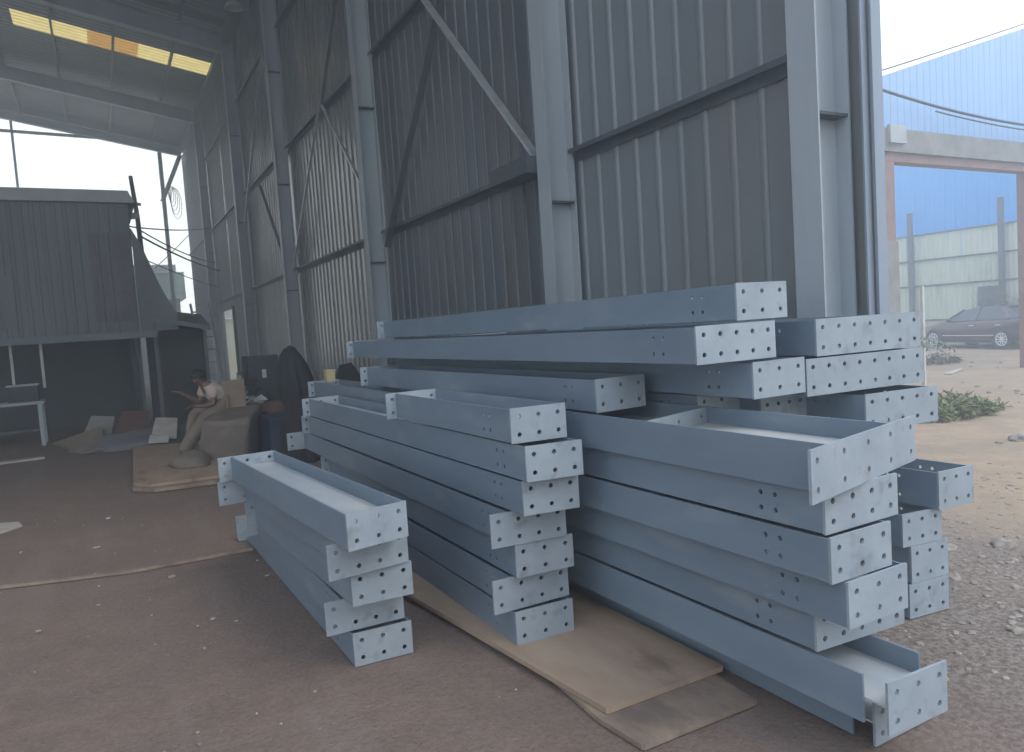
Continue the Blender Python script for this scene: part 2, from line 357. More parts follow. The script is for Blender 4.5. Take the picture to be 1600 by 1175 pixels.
# middle stack on plywood
zB = .05
beam('lowest beam of the middle stack, lying on the plywood sheet', GB, 1.735,3.30,zB, .340,3.5,3, skew=-2.5)
beam('wide four-column plate beam second from the bottom of the middle stack', GB, 1.63,3.33,zB+.178, .455,3.5,4, skew=0, ol=.11)
beam('third beam from the bottom of the middle stack, under the wide tabbed plate', GB, 1.75,3.285,zB+.356, .335,3.7,3, yaw=-.5, skew=-3.5)
beam('central beam of the middle stack with a plate tab sticking out left', GB, 1.62,3.29,zB+.534, .42,4.35,4, skew=-6, ol=.10)
beam('third beam from the top of the middle stack, directly under the dark-webbed one', GB, 1.735,3.14,zB+.712, .30,4.3,3, skew=-8)
beam('second beam from the top of the middle stack, jutting out with dark open web', GB, 1.73,3.08,zB+.89, .30,4.25,3, skew=-8)
beam('short top beam of the middle stack', GB, 1.715,3.18,zB+1.068, .305,1.62,3, skew=-5)
beam('beam carrying a small yellow box beyond the middle stack', GB, 2.10,5.6,1.03, .30,3.0,3)
# beam lying across the front stack
beam('lone three-column plate beam lying on top behind the middle stack', GF, 2.22,3.16,1.215, .345,3.8,3, skew=5)
# big front stack
beam('bottom beam of the big front stack, touching the ground', GD, 2.45,1.775,0, .37,3.6,3, skew=0, cope=.09, h=.172, fholes=False)
beam('second beam from the bottom of the big front stack, flanges cut short of its plate', GD, 2.29,1.605,.176, .318,3.75,3, skew=-3, cope=.09, h=.19, fholes=False)
beam('third beam from the bottom of the big front stack, wide plate mostly in shade', GD, 2.30,1.905,.369, .49,3.5,5, skew=-4, orr=.1, h=.165)
beam('fourth beam from the bottom of the big front stack, plate jutting forward', GD, 2.245,1.715,.535, .338,3.6,3, skew=0, h=.172)
beam('third beam from the top of the big front stack, scuffed square-set plate', GD, 2.185,1.735,.708, .338,3.6,3, skew=0, h=.168)
beam('second beam from the top of the big front stack, tucked under the skewed plate', GD, 2.20,1.765,.877, .425,3.6,4, skew=1, orr=.06, h=.160)
beam('top beam of the big front stack with wide skewed plate and open pale web', GD, 2.015,1.665,1.037, .875,3.6,5, skew=13, ol=.145, orr=.20, h=.185, stiff=1.03, fholes=False)
# low stack at right
beam('bottom beam of the low right-hand stack beside the gravel', GE, 3.63,2.40,0, .29,3.2,3, skew=-7, h=.185)
beam('second beam from the bottom of the low right-hand stack', GE, 3.655,2.40,.187, .285,3.2,3, skew=-5, h=.20)
beam('beam below the top of the low right-hand stack', GE, 3.61,2.415,.389, .28,3.2,3, skew=-8, h=.178)
beam('top beam of the low right-hand stack, set to the right with dark open web', GE, 3.815,2.34,.569, .285,3.2,3, skew=-4, h=.205)
# upper pile by the wall
beam('beam with a flange seam visible below the three-column plate of the upper pile', GF, 2.72,2.95,1.095, .34,4.4,3)
beam('three-column plate beam right of the lone beam, third layer of the upper pile', GF, 2.655,2.50,1.277, .352,4.9,3, skew=0)
beam('five-column plate beam second from the top of the upper pile', GF, 2.325,2.515,1.466, .48,5.2,5, skew=-2.5)
beam('topmost long beam of the whole pile, its plate against the dark cladding', GF, 2.60,2.53,1.652, .335,4.95,3, skew=0)
beam('eight-column plate beam, lower of the two very wide ones by the corner column', GF, 3.02,2.50,1.252, .83,4.6,8, skew=-5, h=.185)
beam('seven-column plate beam, upper of the two very wide ones by the corner column', GF, 3.10,2.50,1.445, .75,4.6,7, skew=-4.5, h=.185)
beam('five-column plate beam under the widest plate, overhanging the sand at right', GF, 3.35,2.42,1.045, .505,4.2,5, skew=-7, h=.188)
beam('shaded plate beam set back under the widest plate', GF, 3.02,2.80,1.055, .33,4.2,4, skew=-3)

# ------------------------------------------------------------------ boards and floor bits
def board(name, label, cat, poly, z0, z1, m, group=None):
    b = MB().prism(poly, z0, z1); o = b.build(name, m); return tag(o, label, cat, group)
board('plywood_sheet', 'brown stained plywood sheet under the middle stack', 'plywood', [(1.733,2.53),(1.741,2.524),(2.395,2.520),(2.405,2.53),(2.395,5.7),(1.42,5.7)], .027, .052, M['ply'])
board('weathered_board', 'split grey-brown board under the corner of the plywood', 'board', [(1.69,2.52),(1.712,2.27),(1.722,2.258),(2.02,2.255),(2.325,2.250),(2.41,3.2),(1.75,3.3)], .002, .024, M['ply_edge'])
board('plywood_sheet', 'upper pale plywood sheet on the floor beside the tarp-covered block', 'plywood', [(.30,14.0),(.19,10.15),(.36,9.85),(1.45,9.75),(1.55,13.4)], .05, .085, M['ply'], 'plywood sheets left')
board('plywood_sheet', 'lower pale plywood sheet peeping out under another one', 'plywood', [(.30,13.9),(.17,10.02),(.40,9.72),(1.42,9.60),(1.55,13.4)], .004, .045, M['ply_edge'], 'plywood sheets left')
b = MB()
pts = [(-1.6,6.78),(-.83,6.62),(-.3,6.45),(.05,6.35),(.5,6.33),(.93,6.32)]
for (a, c) in zip(pts[:-1], pts[1:]): b.bar((*a, .012), (*c, .012), .035, .02)
tag(b.build('wood_strip', M['ply_edge']), 'long thin pale strip of wood across the bare floor', 'wood strip')
def scrap(label, pts, m, name='scrap_sheet', cat='scrap', t=.012, group=None):
    bm = MB(); vs = [Vector(p) for p in pts]; n = (vs[1]-vs[0]).cross(vs[2]-vs[0]).normalized()*t
    k = len(vs); bm.add(vs + [v+n for v in vs], [list(range(k))[::-1], list(range(k,2*k))] + [(i,(i+1)%k,k+(i+1)%k,k+i) for i in range(k)])
    return tag(bm.build(name, m), label, cat, group)
scrap('pale scrap of cardboard at the left edge of the floor', [(-1.35,9.35,.01),(-.92,9.15,.012),(-.86,8.9,.01),(-1.02,8.72,.008),(-1.4,8.7,.008)], M['litter'], 'cardboard_scrap')
scrap('flat pale plank in front of the workbench', [(-2.3,14.75,.02),(-1.02,14.75,.02),(-1.0,14.55,.02),(-2.3,14.45,.02)], M['litter'], 'wood_plank', 'plank', .03)
scrap('brown sheet leaning tilted on the scrap heap', [(.02,15.2,.10),(.50,15.0,.08),(.68,15.7,.52),(.22,15.9,.55)], M['rust'])
scrap('grey sheet lying flat left of the scrap heap', [(-1.0,16.6,.02),(-.45,14.3,.02),(-.1,14.4,.05),(-.15,16.2,.28)], M['card'])
scrap('grey curled sheet on the left of the scrap heap', [(-.5,16.4,.05),(.0,15.9,.1),(.1,16.5,.42),(-.3,16.9,.45)], M['concrete'])
scrap('pale torn sheet between the scrap heap and the worker', [(.62,14.6,.12),(1.0,14.2,.10),(1.1,14.9,.40),(.75,15.2,.42)], M['litter'])
scrap('small whitish offcut on the scrap heap', [(.55,14.2,.08),(.85,14.0,.08),(.9,14.3,.16),(.6,14.5,.18)], M['white'])
# low grey lump on the plywood
def lump(label, name, cat, c, s, m, seed=0, n=3, amp=.25, group=None):
    bm = bmesh.new(); bmesh.ops.create_icosphere(bm, subdivisions=n, radius=1)
    for v in bm.verts:
        d = 1 + amp*noise.noise(v.co*1.7 + Vector((seed*7.3, 0, 0))) + amp*.5*noise.noise(v.co*4 + Vector((seed*3.1, 5, 0)))
        v.co = Vector((v.co.x*s[0]*d, v.co.y*s[1]*d, max(0, v.co.z*d)*s[2]))
    me = bpy.data.meshes.new(name); bm.to_mesh(me); bm.free(); me.materials.append(m)
    for p in me.polygons: p.use_smooth = True
    o = bpy.data.objects.new(name, me); COL.objects.link(o); o.location = c
    return tag(o, label, cat, group)
lump('low grey heap of rags on the pale plywood', 'rag_heap', 'rags', (.93,11.0,.085), (.26,.42,.18), M['darkcloth'], 3)
lump('dark grey heap of sweepings behind the scrap sheets', 'debris_heap', 'debris', (.55,15.2,0), (1.2,.9,.22), M['post'], 5)
# small litter on the floor
lr = random.Random(11)
LIT = [(.30,6.0,.03),(-.2,7.4,.035),(.45,4.9,.016),(-.5,5.4,.02),(.9,5.55,.022),(-.1,8.6,.03),(.75,3.55,.012)] + [(lr.uniform(-1.2,1.0), lr.uniform(2.7,9.5), lr.uniform(.004,.014)) for _ in range(46)] + [(lr.uniform(1.1,1.6), lr.uniform(2.3,3.0), lr.uniform(.004,.010)) for _ in range(7)]
for i, (x, y, sz) in enumerate(LIT):
    a = lr.random()*6; st = lr.uniform(.35,1)
    poly = [(x+sz*lr.uniform(.6,1.2)*math.cos(a+k*1.2), y+sz*st*lr.uniform(.5,1.0)*math.sin(a+k*1.2)) for k in range(5)]
    tag(MB().prism(poly, .0, .004+.5*sz*lr.random()).build('litter_scrap', M['litter'] if i % 3 else M['pebble']), 'tiny pale scrap of litter lying on the bare earth floor', 'litter', 'litter scraps on the floor')
# gravel outside: uncountable
gb = MB()
def rock(x, y, s, mbx):
    rr = random.random
    z = gz(x, y); vs = []
    for zz, k in ((0,1),(.45,1.05),(.85,.6)):
        for q in range(6):
            t = q*1.047 + rr()*.5; r = s*k*(.7+.5*rr()); vs.append((x+r*math.cos(t), y+r*math.sin(t)*.9, z+zz*s*.75-.004))
    fs = [(j*6+q, j*6+(q+1)%6, (j+1)*6+(q+1)%6, (j+1)*6+q) for j in range(2) for q in range(6)] + [tuple(range(12,18))]
    mbx.add(vs, fs)
for i in range(4200):
    x = random.triangular(2.9, 9, 4.6); y = random.triangular(1.2, 6.2, 2.3)
    if x < 4.3 and y > 3.0: continue
    if 3.55 < x < 4.2 and y > 2.3: continue
    rock(x, y, .004 + .022*random.random()**3.2, gb)
for i in range(500):
    x = random.uniform(5, 22); y = random.uniform(3.5, 13); rock(x, y, .01 + .05*random.random()**4, gb)
for i in range(2600):
    x = random.uniform(-1.6, 2.3); y = random.uniform(1.7, 8); rock(x, y, .0012 + .0075*random.random()**5, gb)
tag(gb.build('gravel', M['pebble'], recalc=False), 'loose gravel and pebbles on the bare earth', 'gravel', kind='stuff')
for i, (x, y, s) in enumerate([(4.9,2.95,.06),(5.2,2.75,.09),(4.4,2.62,.05),(3.9,2.02,.045),(9.5,4.8,.16)]):
    lump(['fist-sized pale stone among the gravel, nearest the wall side','largest pale flat stone at the right edge of the gravel','pale stone closest to the low right-hand stack','small stone at the front of the gravel','wide flat rock out on the sand'][i],
         'stone', 'stone', (x, y, gz(x,y)-.005), (s, s*.8, s*.5), M['pebble'], i+11, 3, .5, 'larger stones on the ground')

# ------------------------------------------------------------------ steel shed: wall, columns, roof
shed = empty('steel_shed', (4.6, 3.2, 0), 'tall grey steel shed with ribbed cladding, columns, girts and a pitched roof', 'shed')
SX, SY = 4.6, 3.2
def sb(mbx, name, m, parent=None):      # shed part given in world coordinates
    mbx.v = [(x-SX, y-SY, z) for x,y,z in mbx.v]
    o = mbx.build(name, m, parent or shed, recalc=True); return o
XW = 4.60
YC = [3.44, 6.74, 12.72, 19.45, 25.75, 34.2, 43.2]
EAVE = 11.72
SL = .18
def roofz(x): return EAVE + (4.6-x)*SL
def clad(y0, y1, z0, z1, name, m, parent=None, phase=0):
    prof = []; ribs = []; p = .3075; y = y0
    k = math.ceil((y0-phase)/p)
    prof.append((y0, 0))
    while True:
        yc = phase + k*p; k += 1
        if yc > y1-.06: break
        if yc < y0+.06: continue
        prof += [(yc-.040,0),(yc-.037,-.007),(yc-.026,-.018),(yc-.010,-.024),(yc+.010,-.024),(yc+.026,-.018),(yc+.037,-.007),(yc+.040,0)]; ribs.append(len(prof))
    prof.append((y1, 0))
    mbx = MB(); n = len(prof)
    mbx.v = [(XW+d, y, z0) for y,d in prof] + [(XW+d, y, z1) for y,d in prof] + [(XW+d+.003, y, z0) for y,d in prof] + [(XW+d+.003, y, z1) for y,d in prof]
    mbx.f = [(i+1, i, n+i, n+i+1) for i in range(n-1)] + [(2*n+i, 2*n+i+1, 3*n+i+1, 3*n+i) for i in range(n-1)]
    for e_ in ribs: mbx.smooth |= set(range(e_-7, e_-2))
    mbx.v = [(x-SX, y-SY, z) for x,y,z in mbx.v]
    return mbx.build(name, m, parent or shed, recalc=False)
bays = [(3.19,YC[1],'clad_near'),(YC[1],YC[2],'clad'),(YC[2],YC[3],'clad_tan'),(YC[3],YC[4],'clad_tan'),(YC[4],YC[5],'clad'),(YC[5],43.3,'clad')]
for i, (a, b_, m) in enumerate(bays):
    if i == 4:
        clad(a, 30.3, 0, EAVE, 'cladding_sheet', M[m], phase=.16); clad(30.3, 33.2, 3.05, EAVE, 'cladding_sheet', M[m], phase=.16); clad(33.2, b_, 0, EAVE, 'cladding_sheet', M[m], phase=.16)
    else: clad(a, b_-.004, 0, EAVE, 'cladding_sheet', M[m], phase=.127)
# columns (H section: inner flange, web, outer flange) with web stiffeners
for i, yc in enumerate(YC[:-1]):
    xi = 4.22; fw = .23; far = i >= 3
    c = MB(); c.box(xi, xi+.014, yc-fw/2, yc+fw/2, 0, EAVE-.3); c.box(4.53, 4.545, yc-fw/2, yc+fw/2, 0, EAVE-.3); c.box(xi+.014, 4.53, yc-.005, yc+.005, 0, EAVE-.3)
    col = sb(c, 'column', M['column'])
    for zz in (2.95, 5.62, 8.4):
        s = MB(); s.box(xi+.0145, 4.5295, yc-fw/2+.008, yc-.0055, zz, zz+.02); s.box(xi+.0145, 4.5295, yc+.0055, yc+fw/2-.008, zz, zz+.02)
        s.v = [(x-SX, y-SY, z) for x,y,z in s.v]; s.build('stiffener_plate', M['girt'], col)
# girts: one Z-purlin line per level and bay, with a down-turned lip
for i in range(len(YC)-1):
    for zz in (3.5, 6.55, 9.5):
        if i == 5 and zz > 9: continue
        g = MB(); y0, y1 = YC[i]+.118, YC[i+1]-.118
        if i == 0: pass
        g.box(4.475, 4.574, y0, y1, zz-.008, zz); g.box(4.467, 4.475, y0, y1, zz-.05, zz); g.box(4.568, 4.574, y0, y1, zz-.12, zz-.0085)
        sb(g, 'girt', M['girt'])
# bracing
def brace(p, q, w, name='brace', m='column'):
    b = MB().bar(p, q, w, .012); d = (Vector(q)-Vector(p)).normalized()
    b.bar(Vector(p)+Vector((w/2+.004,0,0)), Vector(q)+Vector((w/2+.004,0,0)), .012, w)
    return sb(b, name, M[m])
b = MB(); b.bar((4.36,6.98,3.42),(4.36,9.75,6.25), .11, .03); b.bar((4.36,9.75,6.25),(4.36,12.4,9.0), .11,.03); sb(b, 'brace', M['brace_glint'])
b = MB(); b.bar((4.50,12.45,3.2),(4.50,7.0,8.9), .10, .012); sb(b, 'brace', M['clad'])
b = MB(); b.box(4.12,4.41,6.90,7.75,3.31,3.49); sb(b, 'strut', M['girt'])
sb(MB().bar((4.42,15.5,6.5),(4.42,12.9,4.05), .055, .03), 'brace', M['brace_glint'])
sb(MB().bar((4.40,15.5,6.6),(4.40,19.2,3.4), .05, .03), 'brace', M['brace_glint'])
sb(MB().bar((4.42,15.5,6.5),(4.42,12.9,9.1), .055, .03), 'brace', M['girt'])
sb(MB().bar((4.40,20.6,9.3),(4.40,25.5,5.4), .06, .04), 'brace', M['brace_glint'])
sb(MB().bar((4.40,20.6,9.3),(4.40,19.7,5.0), .05, .03), 'brace', M['brace_glint'])
sb(MB().bar((4.42,22.5,6.2),(4.42,19.9,3.6), .08, .04), 'brace', M['girt'])
# corner flashing at the near end of the wall, and the eave strut
b = MB(); b.box(4.56,4.66,3.165,3.185,0,EAVE); b.box(4.645,4.66,3.186,3.30,0,EAVE); b.box(4.50,4.56,3.20,3.215,0,EAVE); sb(b, 'corner_flashing', M['trim'])
b = MB(); b.box(4.30,4.58,3.25,41.2,EAVE-.26,EAVE-.06); sb(b, 'eave_beam', M['roof_steel'])
# door-jamb frame in the far bay
b = MB(); b.box(4.5,4.62,30.2,30.3,0,3.1); b.box(4.5,4.62,33.2,33.3,0,3.1); b.box(4.5,4.62,30.3,33.2,3.05,3.15); sb(b, 'door_frame', M['girt'])
# roof sheets
XL = -12.
def roofpart(y0, y1, x0, x1, name, m, dz=0, pitch=.27):
    prof = []; y = y0
    n = max(1, int(round((y1-y0)/pitch))); p = (y1-y0)/n
    for k in range(n):
        a = y0+k*p; prof += [(a,0),(a+p*.55,0),(a+p*.66,.04),(a+p*.89,.04)]
    prof.append((y1,0))
    mbx = MB(); nn = len(prof)
    vs = []
    for xx in (x0, x1): vs += [(xx, yy, roofz(xx)+d+dz) for yy,d in prof]
    for xx in (x0, x1): vs += [(xx, yy, roofz(xx)+d+dz+.004) for yy,d in prof]
    fs = [(i, nn+i, nn+i+1, i+1) for i in range(nn-1)] + [(2*nn+i+1, 3*nn+i+1, 3*nn+i, 2*nn+i) for i in range(nn-1)]
    mbx.v = [(x-SX, y-SY, z) for x,y,z in vs]; mbx.f = fs
    o_ = mbx.build(name, M[m], shed, recalc=False)
    if name == 'skylight' and m != 'skydim':
        o_.data.materials.append(M['skyrib'])
        o_.data.polygons.foreach_set('material_index', [1 if i % 4 in (1,) else 0 for i in range(len(o_.data.polygons))])
    return o_
Y0R = 3.0
SKY0, SKY1 = 28.85, 30.2
DS0, DS1 = 24.9, 25.5
roofpart(Y0R, DS0, XL, 4.75, 'roof_sheet', 'roof')
roofpart(DS1, SKY0, XL, 4.75, 'roof_sheet', 'roof')
roofpart(SKY1, 41.35, XL, 4.75, 'roof_sheet', 'roof')
roofpart(DS0, DS1, XL, 2.0, 'roof_sheet', 'roof'); roofpart(DS0, DS1, 4.3, 4.75, 'roof_sheet', 'roof'); roofpart(DS0, DS1, 2.0, 4.3, 'skylight', 'skydim')
xs = [XL, -1.62, -.66, .52, 1.5, 2.05, 3.2, 4.36, 4.75]
kinds = ['roof_sheet','skylight','skylight','skylight','skylight','skylight','skylight','roof_sheet']
for k in range(8):
    nm = kinds[k]
    roofpart(SKY0, SKY1, xs[k]+(.0), xs[k+1], nm, 'roof' if nm == 'roof_sheet' else ('skybrown' if k in (3,4) else 'skylight'))
# rafters and purlins
def rafter(y, hgt=.55):
    b = MB()
    for (x0, x1) in ((XL, 4.3),):
        for (dz0, dz1, hw) in ((-hgt-.18, -hgt-.165, .12), (-.195, -.18, .12), (-hgt-.165, -.195, .006)):
            vs = []
            for xx in (x0, x1):
                for (yy, dz) in ((y-hw,dz0),(y+hw,dz0),(y+hw,dz1),(y-hw,dz1)): vs.append((xx, yy, roofz(xx)+dz))
            b.add(vs, [(0,1,2,3),(7,6,5,4),(0,4,5,1),(1,5,6,2),(2,6,7,3),(3,7,4,0)])
    return sb(b, 'rafter', M['column'])
for y in YC[:-1] : rafter(y)
rafter(41.0, .35)
x = 3.05
while x > XL:
    z = roofz(x); b = MB(); b.box(x-.035, x+.035, Y0R+.05, 41.3, z-.178, z-.012); sb(b, 'purlin', M['roof_steel']); x -= 1.78
# edge gutter at the far end
b = MB()
for (xa, xb) in ((XL, 4.4),):
    vs = []
    for xx in (xa, xb):
        for (yy, dz) in ((41.36,-.34),(41.46,-.34),(41.46,.06),(41.36,.06)): vs.append((xx, yy, roofz(xx)+dz))
    b.add(vs, [(0,1,2,3),(7,6,5,4),(0,4,5,1),(1,5,6,2),(2,6,7,3),(3,7,4,0)])
sb(b, 'barge_board', M['shedpale'])
# end posts under the far roof edge
b = MB(); b.box(3.28,3.46,41.05,41.2,0,11.4); sb(b, 'end_post', M['post'])
b = MB(); b.box(-2.76,-2.66,41.05,41.15,0,12.6); sb(b, 'end_post', M['post'])
b = MB(); b.bar((-8,41.1,12.15),(1.2,41.1,11.95),.12,.12); sb(b, 'tie_bar', M['post'])
b = MB(); b.bar((4.3,41.1,11.3),(3.3,41.1,9.0),.35,.2); sb(b, 'knee_brace', M['column'])
b = MB(); prof = []; y = 3.2
while y < 43: prof += [(y,0),(y+.2,0),(y+.22,.03),(y+.28,.03)]; y += .3
n = len(prof); b.v = [(XL+d, y, 3.2) for y,d in prof] + [(XL+d, y, roofz(XL)-.25) for y,d in prof]; b.f = [(i,i+1,n+i+1,n+i) for i in range(n-1)]
b.v = [(x-SX, y-SY, z) for x,y,z in b.v]; b.build('cladding_sheet', M['clad'], shed, recalc=False)  # unseen left wall, added high up to darken the upper interior
# switched-off lamp under the roof
e = empty('roof_lamp', (4.05, 22.0, 11.1), 'small unlit lamp hanging high under the dark roof', 'lamp')
MB().lathe([(0,.02),(.02,.12),(-.02,.2),(-.16,.26),(-.17,.23)], (0,0,0), 'z', 18).build('lamp_shade', M['white'], e)
MB().tube([(0,0,.0),(0,0,.42)], .02).build('hanger', M['post'], e)
# coil of wire on the end post
b = MB()
for k in range(5):
    r = .30+.02*k; b.tube([(3.72+.05*k+r*math.cos(t*.3927)*(.4+.06*k), 41.0-.01*k, 9.35-.12*k+r*(1.4+.15*k)*math.sin(t*.3927)) for t in range(17)], .014, 5)
tag(b.build('wire_coil', M['cable']), 'oval coil of wire hanging from the far roof post', 'wire coil')

# ------------------------------------------------------------------ far dark shed on the left
def ribwall(x0, x1, y, z0, z1, pitch=.2, d=.014):
    mbx = MB(); n = int((x1-x0)/pitch); vs = []; 
    prof = []
    for k in range(n):
        a = x0+k*pitch; prof += [(a,0),(a+pitch*.55,0),(a+pitch*.65,d),(a+pitch*.9,d)]
    prof.append((x1,0)); m_ = len(prof)
    mbx.v = [(a, y-dd, z0) for a,dd in prof] + [(a, y-dd, z1) for a,dd in prof]
    mbx.f = [(i, i+1, m_+i+1, m_+i) for i in range(m_-1)]
    return mbx
FY = 18.6
e = empty('dark_shed', (-2.5, FY, 0), 'big dark sheet-metal shed with pale fascia at the far left', 'shed')
def loc(mbx, c): mbx.v = [(x-c[0], y-c[1], z-c[2]) for x,y,z in mbx.v]; return mbx
fc = (-2.5, FY, 0)
loc(ribwall(-7, .78, FY, 2.0, 4.95), fc).build('wall', M['shedwall'], e, recalc=False)
loc(MB().box(-7,.78,FY+.01,FY+.1,2.0,4.95), fc).build('wall_backing', M['shedwall'], e)
loc(MB().box(-7,.76,FY+1.5,FY+1.6,0,2.0), fc).build('back_wall', M['dark'], e)
loc(MB().box(.7,.77,FY+.11,FY+1.49,0,4.9), fc).build('end_wall', M['shedwall'], e)
fb = MB(); fb.add([(-7,FY-.12,4.97),(.92,FY-.12,4.94),(.80,FY-.12,5.2),(-7,FY-.12,5.23),(-7,FY+3,4.97),(.92,FY+3,4.94),(.80,FY+3,5.2),(-7,FY+3,5.23)], [(0,1,2,3),(7,6,5,4),(3,2,6,7),(0,4,5,1),(1,5,6,2),(3,7,4,0)])
loc(fb, fc).build('roof', M['shedpale'], e)
loc(MB().box(-7,1.05,FY-.75,FY-.03,1.99,2.06), fc).build('canopy', M['shedwall'], e)
loc(MB().box(-7,1.08,FY-.83,FY-.752,1.95,2.09), fc).build('canopy_edge', M['shedwall'], e)
for xx in (-1.62, -1.10): 
    loc(MB().box(xx-.025, xx+.025, FY-.6, FY-.55, 1.05, 1.985), fc).build('hanger_post', M['white'], e)
for xx in (-3.4, .6):
    loc(MB().box(xx-.05, xx+.05, FY-.2, FY-.1, 0, 1.985), fc).build('post', M['dark'], e)
# paler replacement sheets on the wall
for (a, b_, z0, z1) in ((-.05,.74,2.35,4.3),(-2.05,-1.5,2.3,3.4)):
    loc(ribwall(a, b_, FY-.03, z0, z1), fc).build('patch_sheet', M['post'] if a > -1 else M['shedwall'], e, recalc=False)
# curved tarpaulin hanging off the end of that shed
b = MB(); prof = [(.78,4.35),(.95,4.0),(1.1,3.55),(1.25,3.1),(1.40,2.75),(1.55,2.45)]
n = len(prof); 
for t_ in (0,.015):
    b.v += [(x, FY-.25, z+t_) for x,z in prof] + [(x, FY+2.2, z+t_+.1) for x,z in prof]
b.f = [(i, i+1, n+i+1, n+i) for i in range(n-1)] + [(2*n+i+1, 2*n+i, 3*n+i, 3*n+i+1) for i in range(n-1)] + [(i, 2*n+i, 2*n+i+1, i+1) for i in range(n-1)]
# front curtain under the curve
o0 = len(b.v); b.v += [(x, FY-.25, z) for x,z in prof] + [(x, FY-.25, 2.1) for x,z in prof]
b.f += [(o0+i, o0+n+i, o0+n+i+1, o0+i+1) for i in range(n-1)]
tag(b.build('tarpaulin', M['shedwall'], recalc=False), 'grey tarpaulin sagging off the right end of the dark shed', 'tarpaulin')
# lean-to right of it
e = empty('lean_to', (1.6, FY, 0), 'low dark lean-to between the dark shed and the wall end', 'lean-to')
lc = (1.6, FY, 0)
loc(MB().box(.9,2.12,FY+.4,FY+.5,0,2.25), lc).build('wall', M['dark'], e)
rb = MB(); rb.add([(1.05,FY-.3,2.42),(2.22,FY-.3,2.14),(2.30,FY+2,2.5),(1.05,FY+2,2.7),(1.05,FY-.3,2.30),(2.22,FY-.3,2.04),(2.30,FY+2,2.4),(1.05,FY+2,2.6)], [(0,1,2,3),(7,6,5,4),(0,4,5,1),(1,5,6,2),(2,6,7,3),(3,7,4,0)])
loc(rb, lc).build('roof', M['shedwall'], e)
loc(MB().box(1.02,1.1,FY-.3,FY-.22,0,2.3), lc).build('post', M['post'], e)
loc(MB().box(2.06,2.13,FY-.2,FY-.12,0,2.05), lc).build('post', M['post'], e)
# low green-roofed building far behind
e = empty('green_roofed_building', (2.4, 48, 0), 'low building with grey-green roof beyond the far opening', 'building')
loc(MB().box(-2,4.1,46,52,0,4.4), (2.4,48,0)).build('wall', M['concrete'], e)
loc(MB().box(-2.4,4.4,45.6,52.4,4.41,5.9), (2.4,48,0)).build('roof', M['greenroof'], e)
loc(MB().box(-1.0,4.0,45.5,45.58,5.905,6.3), (2.4,48,0)).build('roof_ridge', M['shedpale'], e)
# utility pole and cables
e = empty('utility_pole', (1.15, 22.5, 0), 'leaning utility pole with a crossarm behind the dark shed', 'utility pole')
MB().tube([(.12,0,0),(.0,0,5.3),(-.07,0,6.35)], [.07,.06,.05], 10).build('pole', M['post'], e)
MB().bar((-.32,0,5.62),(.12,0,5.60),.09,.06).build('crossarm', M['post'], e)
MB().bar((-.32,0,5.28),(.04,0,5.30),.12,.16).build('bracket', M['shedpale'], e)
def wire(label, p, q, sag, r=.02, n=16, group='overhead wires at the far left'):
    p = Vector(p); q = Vector(q)
    pts = [p.lerp(q, i/n) - Vector((0,0,sag*4*(i/n)*(1-i/n))) for i in range(n+1)]
    return tag(MB().tube(pts, r, 5).build('overhead_wire', M['cable']), label, 'wire', group)
wire('upper taut wire from the utility pole across the far opening', (.85,22.4,5.0),(7.5,44,8.6),.3,.02)
wire('second wire below the top one, sagging most', (1.1,22.4,4.95),(7.5,44,6.3),.5,.02)
wire('double thick wire crossing the far opening lower down', (1.15,22.4,4.75),(8,44,5.6),.4,.028)
wire('thin wire rising to the right at the bottom of the far opening', (2.2,34,5.0),(6,44,9.2),.1,.018)
wire('lowest thin wire above the green roof', (1.3,22.6,4.1),(8,46,4.6),.2,.015)

# ------------------------------------------------------------------ workbench at left
e = empty('workbench', (-1.6, 17.0, 0), 'grey steel workbench in front of the dark shed', 'workbench')
MB().box(-1.4,.55,-.35,.35,.80,.85).build('bench_top', M['column'], e)
for (x, y) in ((-1.3,-.3),(.47,-.3),(-1.3,.3),(.47,.3)): MB().box(x-.035,x+.035,y-.035,y+.035,0,.799).build('leg', M['column'], e)
MB().box(-1.28,.45,-.315,-.285,.28,.33).build('rail', M['girt'], e)
e = empty('bench_tool_rack', (-1.35, 17.0, .85), 'dark tool box standing on the steel workbench', 'tool box')
MB().box(-.28,.20,-.2,.2,.001,.30).build('box', M['dark'], e)
MB().box(-.30,.22,-.22,.22,.301,.33).build('lid', M['column'], e)

# ------------------------------------------------------------------ things along the wall foot
# block under brown tarp, on which the worker sits
b = bmesh.new(); bmesh.ops.create_cube(b, size=1); bmesh.ops.subdivide_edges(b, edges=b.edges, cuts=7, use_grid_fill=True)
for v in b.verts:
    p = v.co*2; q = p.normalized()*max(abs(p.x),abs(p.y),abs(p.z)); p = p.lerp(q, .10)
    p += Vector((noise.noise(p*1.6),noise.noise(p*1.6+Vector((9,0,0))),noise.noise(p*1.6+Vector((0,9,0)))))*.10
    v.co = Vector((p.x*.34+.04*p.z, p.y*.62, (p.z+1)*.34+.06*p.y)); 
    if v.co.z < .06: v.co.z = max(0, v.co.z)*.3
me = bpy.data.meshes.new('covered_block'); b.to_mesh(me); b.free(); me.materials.append(M['darkcloth'])
for p in me.polygons: p.use_smooth = True
o = bpy.data.objects.new('covered_block', me); COL.objects.link(o); o.location = (1.60, 11.75, .0); o.rotation_euler[2] = R(-20)
tag(o, 'rounded block under a brown cover, the worker sitting on its far end', 'covered block')
tag(MB().box(2.0,2.36,11.0,11.9,0,.58).build('plastic_crate', mat('navy', (.02,.035,.07), (.015,.025,.05), .5)), 'dark navy crate beside the brown covered block', 'crate')
